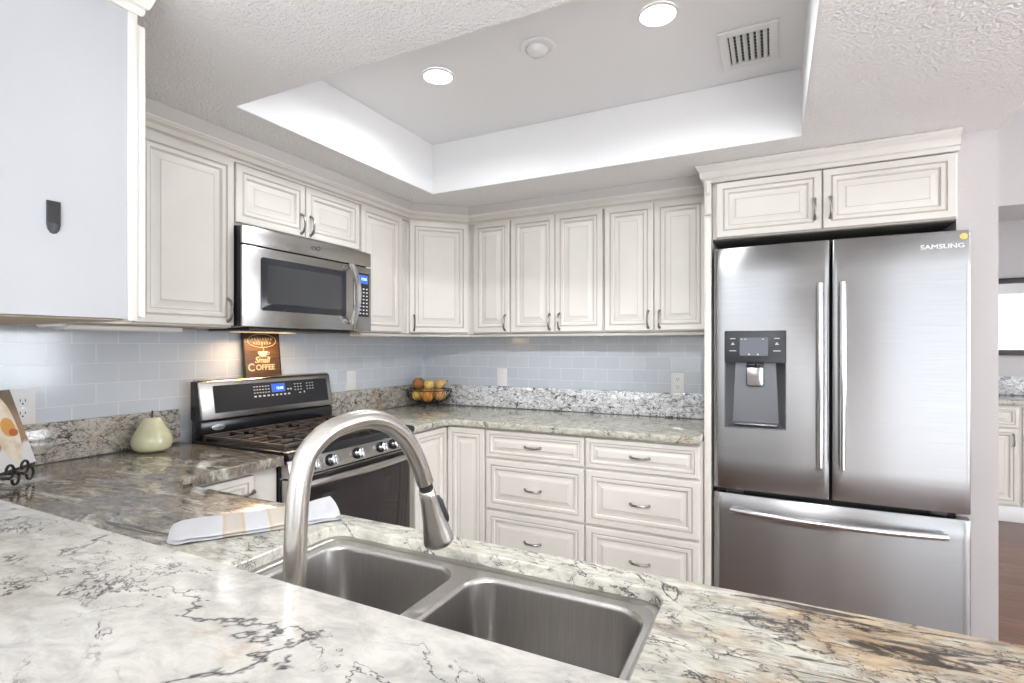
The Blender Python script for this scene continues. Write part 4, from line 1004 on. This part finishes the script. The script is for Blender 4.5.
for uu in (-.150, -.212):
    s = 1 if uu > -.1 else -1
    b = B()
    p1 = spiral(b, (uu, .050, .052), .022, .9, -PI / 2, 1); p2 = spiral(b, (uu + .012, .0240, .058), .0215, .85, PI / 2, -1)
    b.tube([MP @ Vector(p) for p in p1], .0036, 8); b.tube([MP @ Vector(p) for p in p2], .0036, 8)
    b.tube([MP @ Vector(p) for p in ((uu, .030, -.004), (uu, .030, .050), (uu, .027, .054))], .0036, 8)
    b.build('scroll', BLACKM, t)
b = B(); b.tube([MP @ Vector(p) for p in ((-.235, .0315, .003), (-.015, .0315, .003))], .0036, 8)
for uu in (-.22, -.03): b.tube([MP @ Vector(p) for p in ((uu, .0315, .003), (uu, .0315, -.030), (uu, .16, -.073))], .0036, 8)
b.tube([MP @ Vector(p) for p in ((-.12, .16, -.074), (-.12, .004, -.060))], .0036, 8); b.tube([MP @ Vector(p) for p in ((-.22, .16, -.073), (-.03, .16, -.073))], .0036, 8)
b.build('frame', BLACKM, t)

# folded towel
def towel_mat():
    m, N, L, P = newmat('striped_linen'); tc = N.new('ShaderNodeTexCoord'); sp = N.new('ShaderNodeSeparateXYZ'); L.new(tc.outputs['Object'], sp.inputs[0])
    x = sp.outputs[0]
    w = N.new('ShaderNodeTexNoise'); w.inputs['Scale'].default_value = 14; L.new(tc.outputs['Object'], w.inputs['Vector'])
    xx = mth(N, L, 'ADD', x, mth(N, L, 'MULTIPLY', mth(N, L, 'SUBTRACT', w.outputs['Fac'], .5), .006))
    st = ramp(N, L, mth(N, L, 'MULTIPLY', xx, 3.0), [(0, gray(0)), (.290, gray(0)), (.300, gray(1)), (.325, gray(.45)), (.395, gray(.55)), (.415, gray(1)), (.425, gray(0)), (.555, gray(0)), (.565, gray(1)), (.590, gray(.4)), (.650, gray(.6)), (.672, gray(1)), (.682, gray(0)), (1, gray(0))])
    wv = N.new('ShaderNodeTexWave'); wv.inputs['Scale'].default_value = 260; L.new(tc.outputs['Object'], wv.inputs['Vector'])
    L.new(mixc(N, L, mth(N, L, 'MULTIPLY', st, .95), (.55, .555, .575), (.50, .40, .25)), P.inputs['Base Color']); P.inputs['Roughness'].default_value = .9
    b = N.new('ShaderNodeBump'); b.inputs['Strength'].default_value = .25; b.inputs['Distance'].default_value = .0006; L.new(wv.outputs['Fac'], b.inputs['Height']); L.new(b.outputs[0], P.inputs['Normal']); return m
TM = towel_mat()
ta = math.atan2(.272, .187)
t = thing('dish_towel', 'folded white dish towel with tan stripes lying beside the sink', 'towel', (-1.062, .609, .9148), ta)
TL, TW = .332, .150
for lay, (z0, z1, inset) in enumerate(((0.0, .0052, 0), (.0054, .0108, .003))):
    b = B(); nx, ny = 44, 14; top, bot = [], []
    for i in range(nx + 1):
        rt, rb = [], []
        for j in range(ny + 1):
            u, v = i / nx, j / ny
            x = inset + u * (TL - inset * 2) + (.008 * math.sin(v * 2.6)) * u; y = inset + v * (TW - 2 * inset)
            cr = min(u, 1 - u) * TL; cr2 = min(v, 1 - v) * TW
            if u < .5:   # rounded fold corners
                x += .020 * max(0, 1 - cr2 / .03) ** 2 * (1 - u * 2)
            e = min(1, min(cr, cr2) / .006) ** .5
            wv = .0012 * math.sin(9 * u + 5 * v + lay) + .0010 * math.sin(23 * u - 7 * v) + (.010 * (max(0, u - .72) / .28) ** 2 * v)
            rt.append((x, y, (z0 + z1) / 2 + (z1 - z0) / 2 * e + max(wv, 0))); rb.append((x, y, (z0 + z1) / 2 - (z1 - z0) / 2 * e + (max(wv, 0) if lay else 0)))
        top.append(rt); bot.append(rb)
    for G_ in (top, bot):
        vs = [[b.bm.verts.new(p) for p in r] for r in G_]
        for i in range(nx):
            for j in range(ny): b.bm.faces.new([vs[i][j], vs[i + 1][j], vs[i + 1][j + 1], vs[i][j + 1]])
    bmesh.ops.remove_doubles(b.bm, verts=b.bm.verts[:], dist=.0006)
    b.build('fold', TM, t, local=True, sharp=80)

# ------------------------------------------------------------------ dining side beyond the kitchen
t = thing('buffet_cabinet', 'white built-in buffet cabinet seen beyond the refrigerator wall', 'sideboard', (1.7, 5.4, 0))
QY = 5.15
b = B(); b.box(.72, 2.40, QY, 5.745, .10, .868); b.box(.72, 2.40, QY + .0, 5.745, 0, .0995); b.build('body', PAINT, t)
b = B(); b.box(.70, 2.42, QY - .012, QY - .0005, .001, .115, .003); b.build('plinth', PLATE, t)
for a, w in ((.735, .43), (1.175, .44), (1.640, .37), (2.02, .37)):
    front(t, 'drawer', (a, QY, .705), (0, -1), w, .150, ('h', w / 2, .056)); front(t, 'door', (a, QY, .130), (0, -1), w, .565, ('v', w - .03 if a < 1.2 else .026, .48))
t2 = thing('buffet_countertop', 'granite top and low splash of the buffet beyond the refrigerator wall', 'countertop', (1.7, 5.4, .869))
b = B(); b.box(.70, 2.42, QY - .03, 5.747, .869, .904, .006); b.build('slab', GRAN_C, t2)
b = B(); b.box(.70, 2.42, 5.728, 5.747, .9045, 1.055, .002); b.build('backsplash', GRAN_S, t2)
t = thing('wall_mirror', 'black framed mirror above the buffet reflecting a bright window', 'mirror', (2.0, 5.74, 1.234))
b = B(); mx0, mx1, mz0, mz1, fw = 1.56, 2.52, 1.232, 1.872, .045
for x0_, x1_, z0_, z1_ in ((mx0, mx0 + fw, mz0, mz1), (mx1 - fw, mx1, mz0, mz1), (mx0 + fw, mx1 - fw, mz0, mz0 + fw), (mx0 + fw, mx1 - fw, mz1 - fw, mz1)): b.box(x0_, x1_, 5.715, 5.748, z0_, z1_, .003)
b.build('frame', mat('dark_mirror_frame', (.03, .022, .02), .35), t)
b = B(); b.box(mx0 + fw, mx1 - fw, 5.735, 5.745, mz0 + fw, mz1 - fw); b.build('glass', mat('mirror_glass', (.9, .9, .9), .02, 1.0), t)
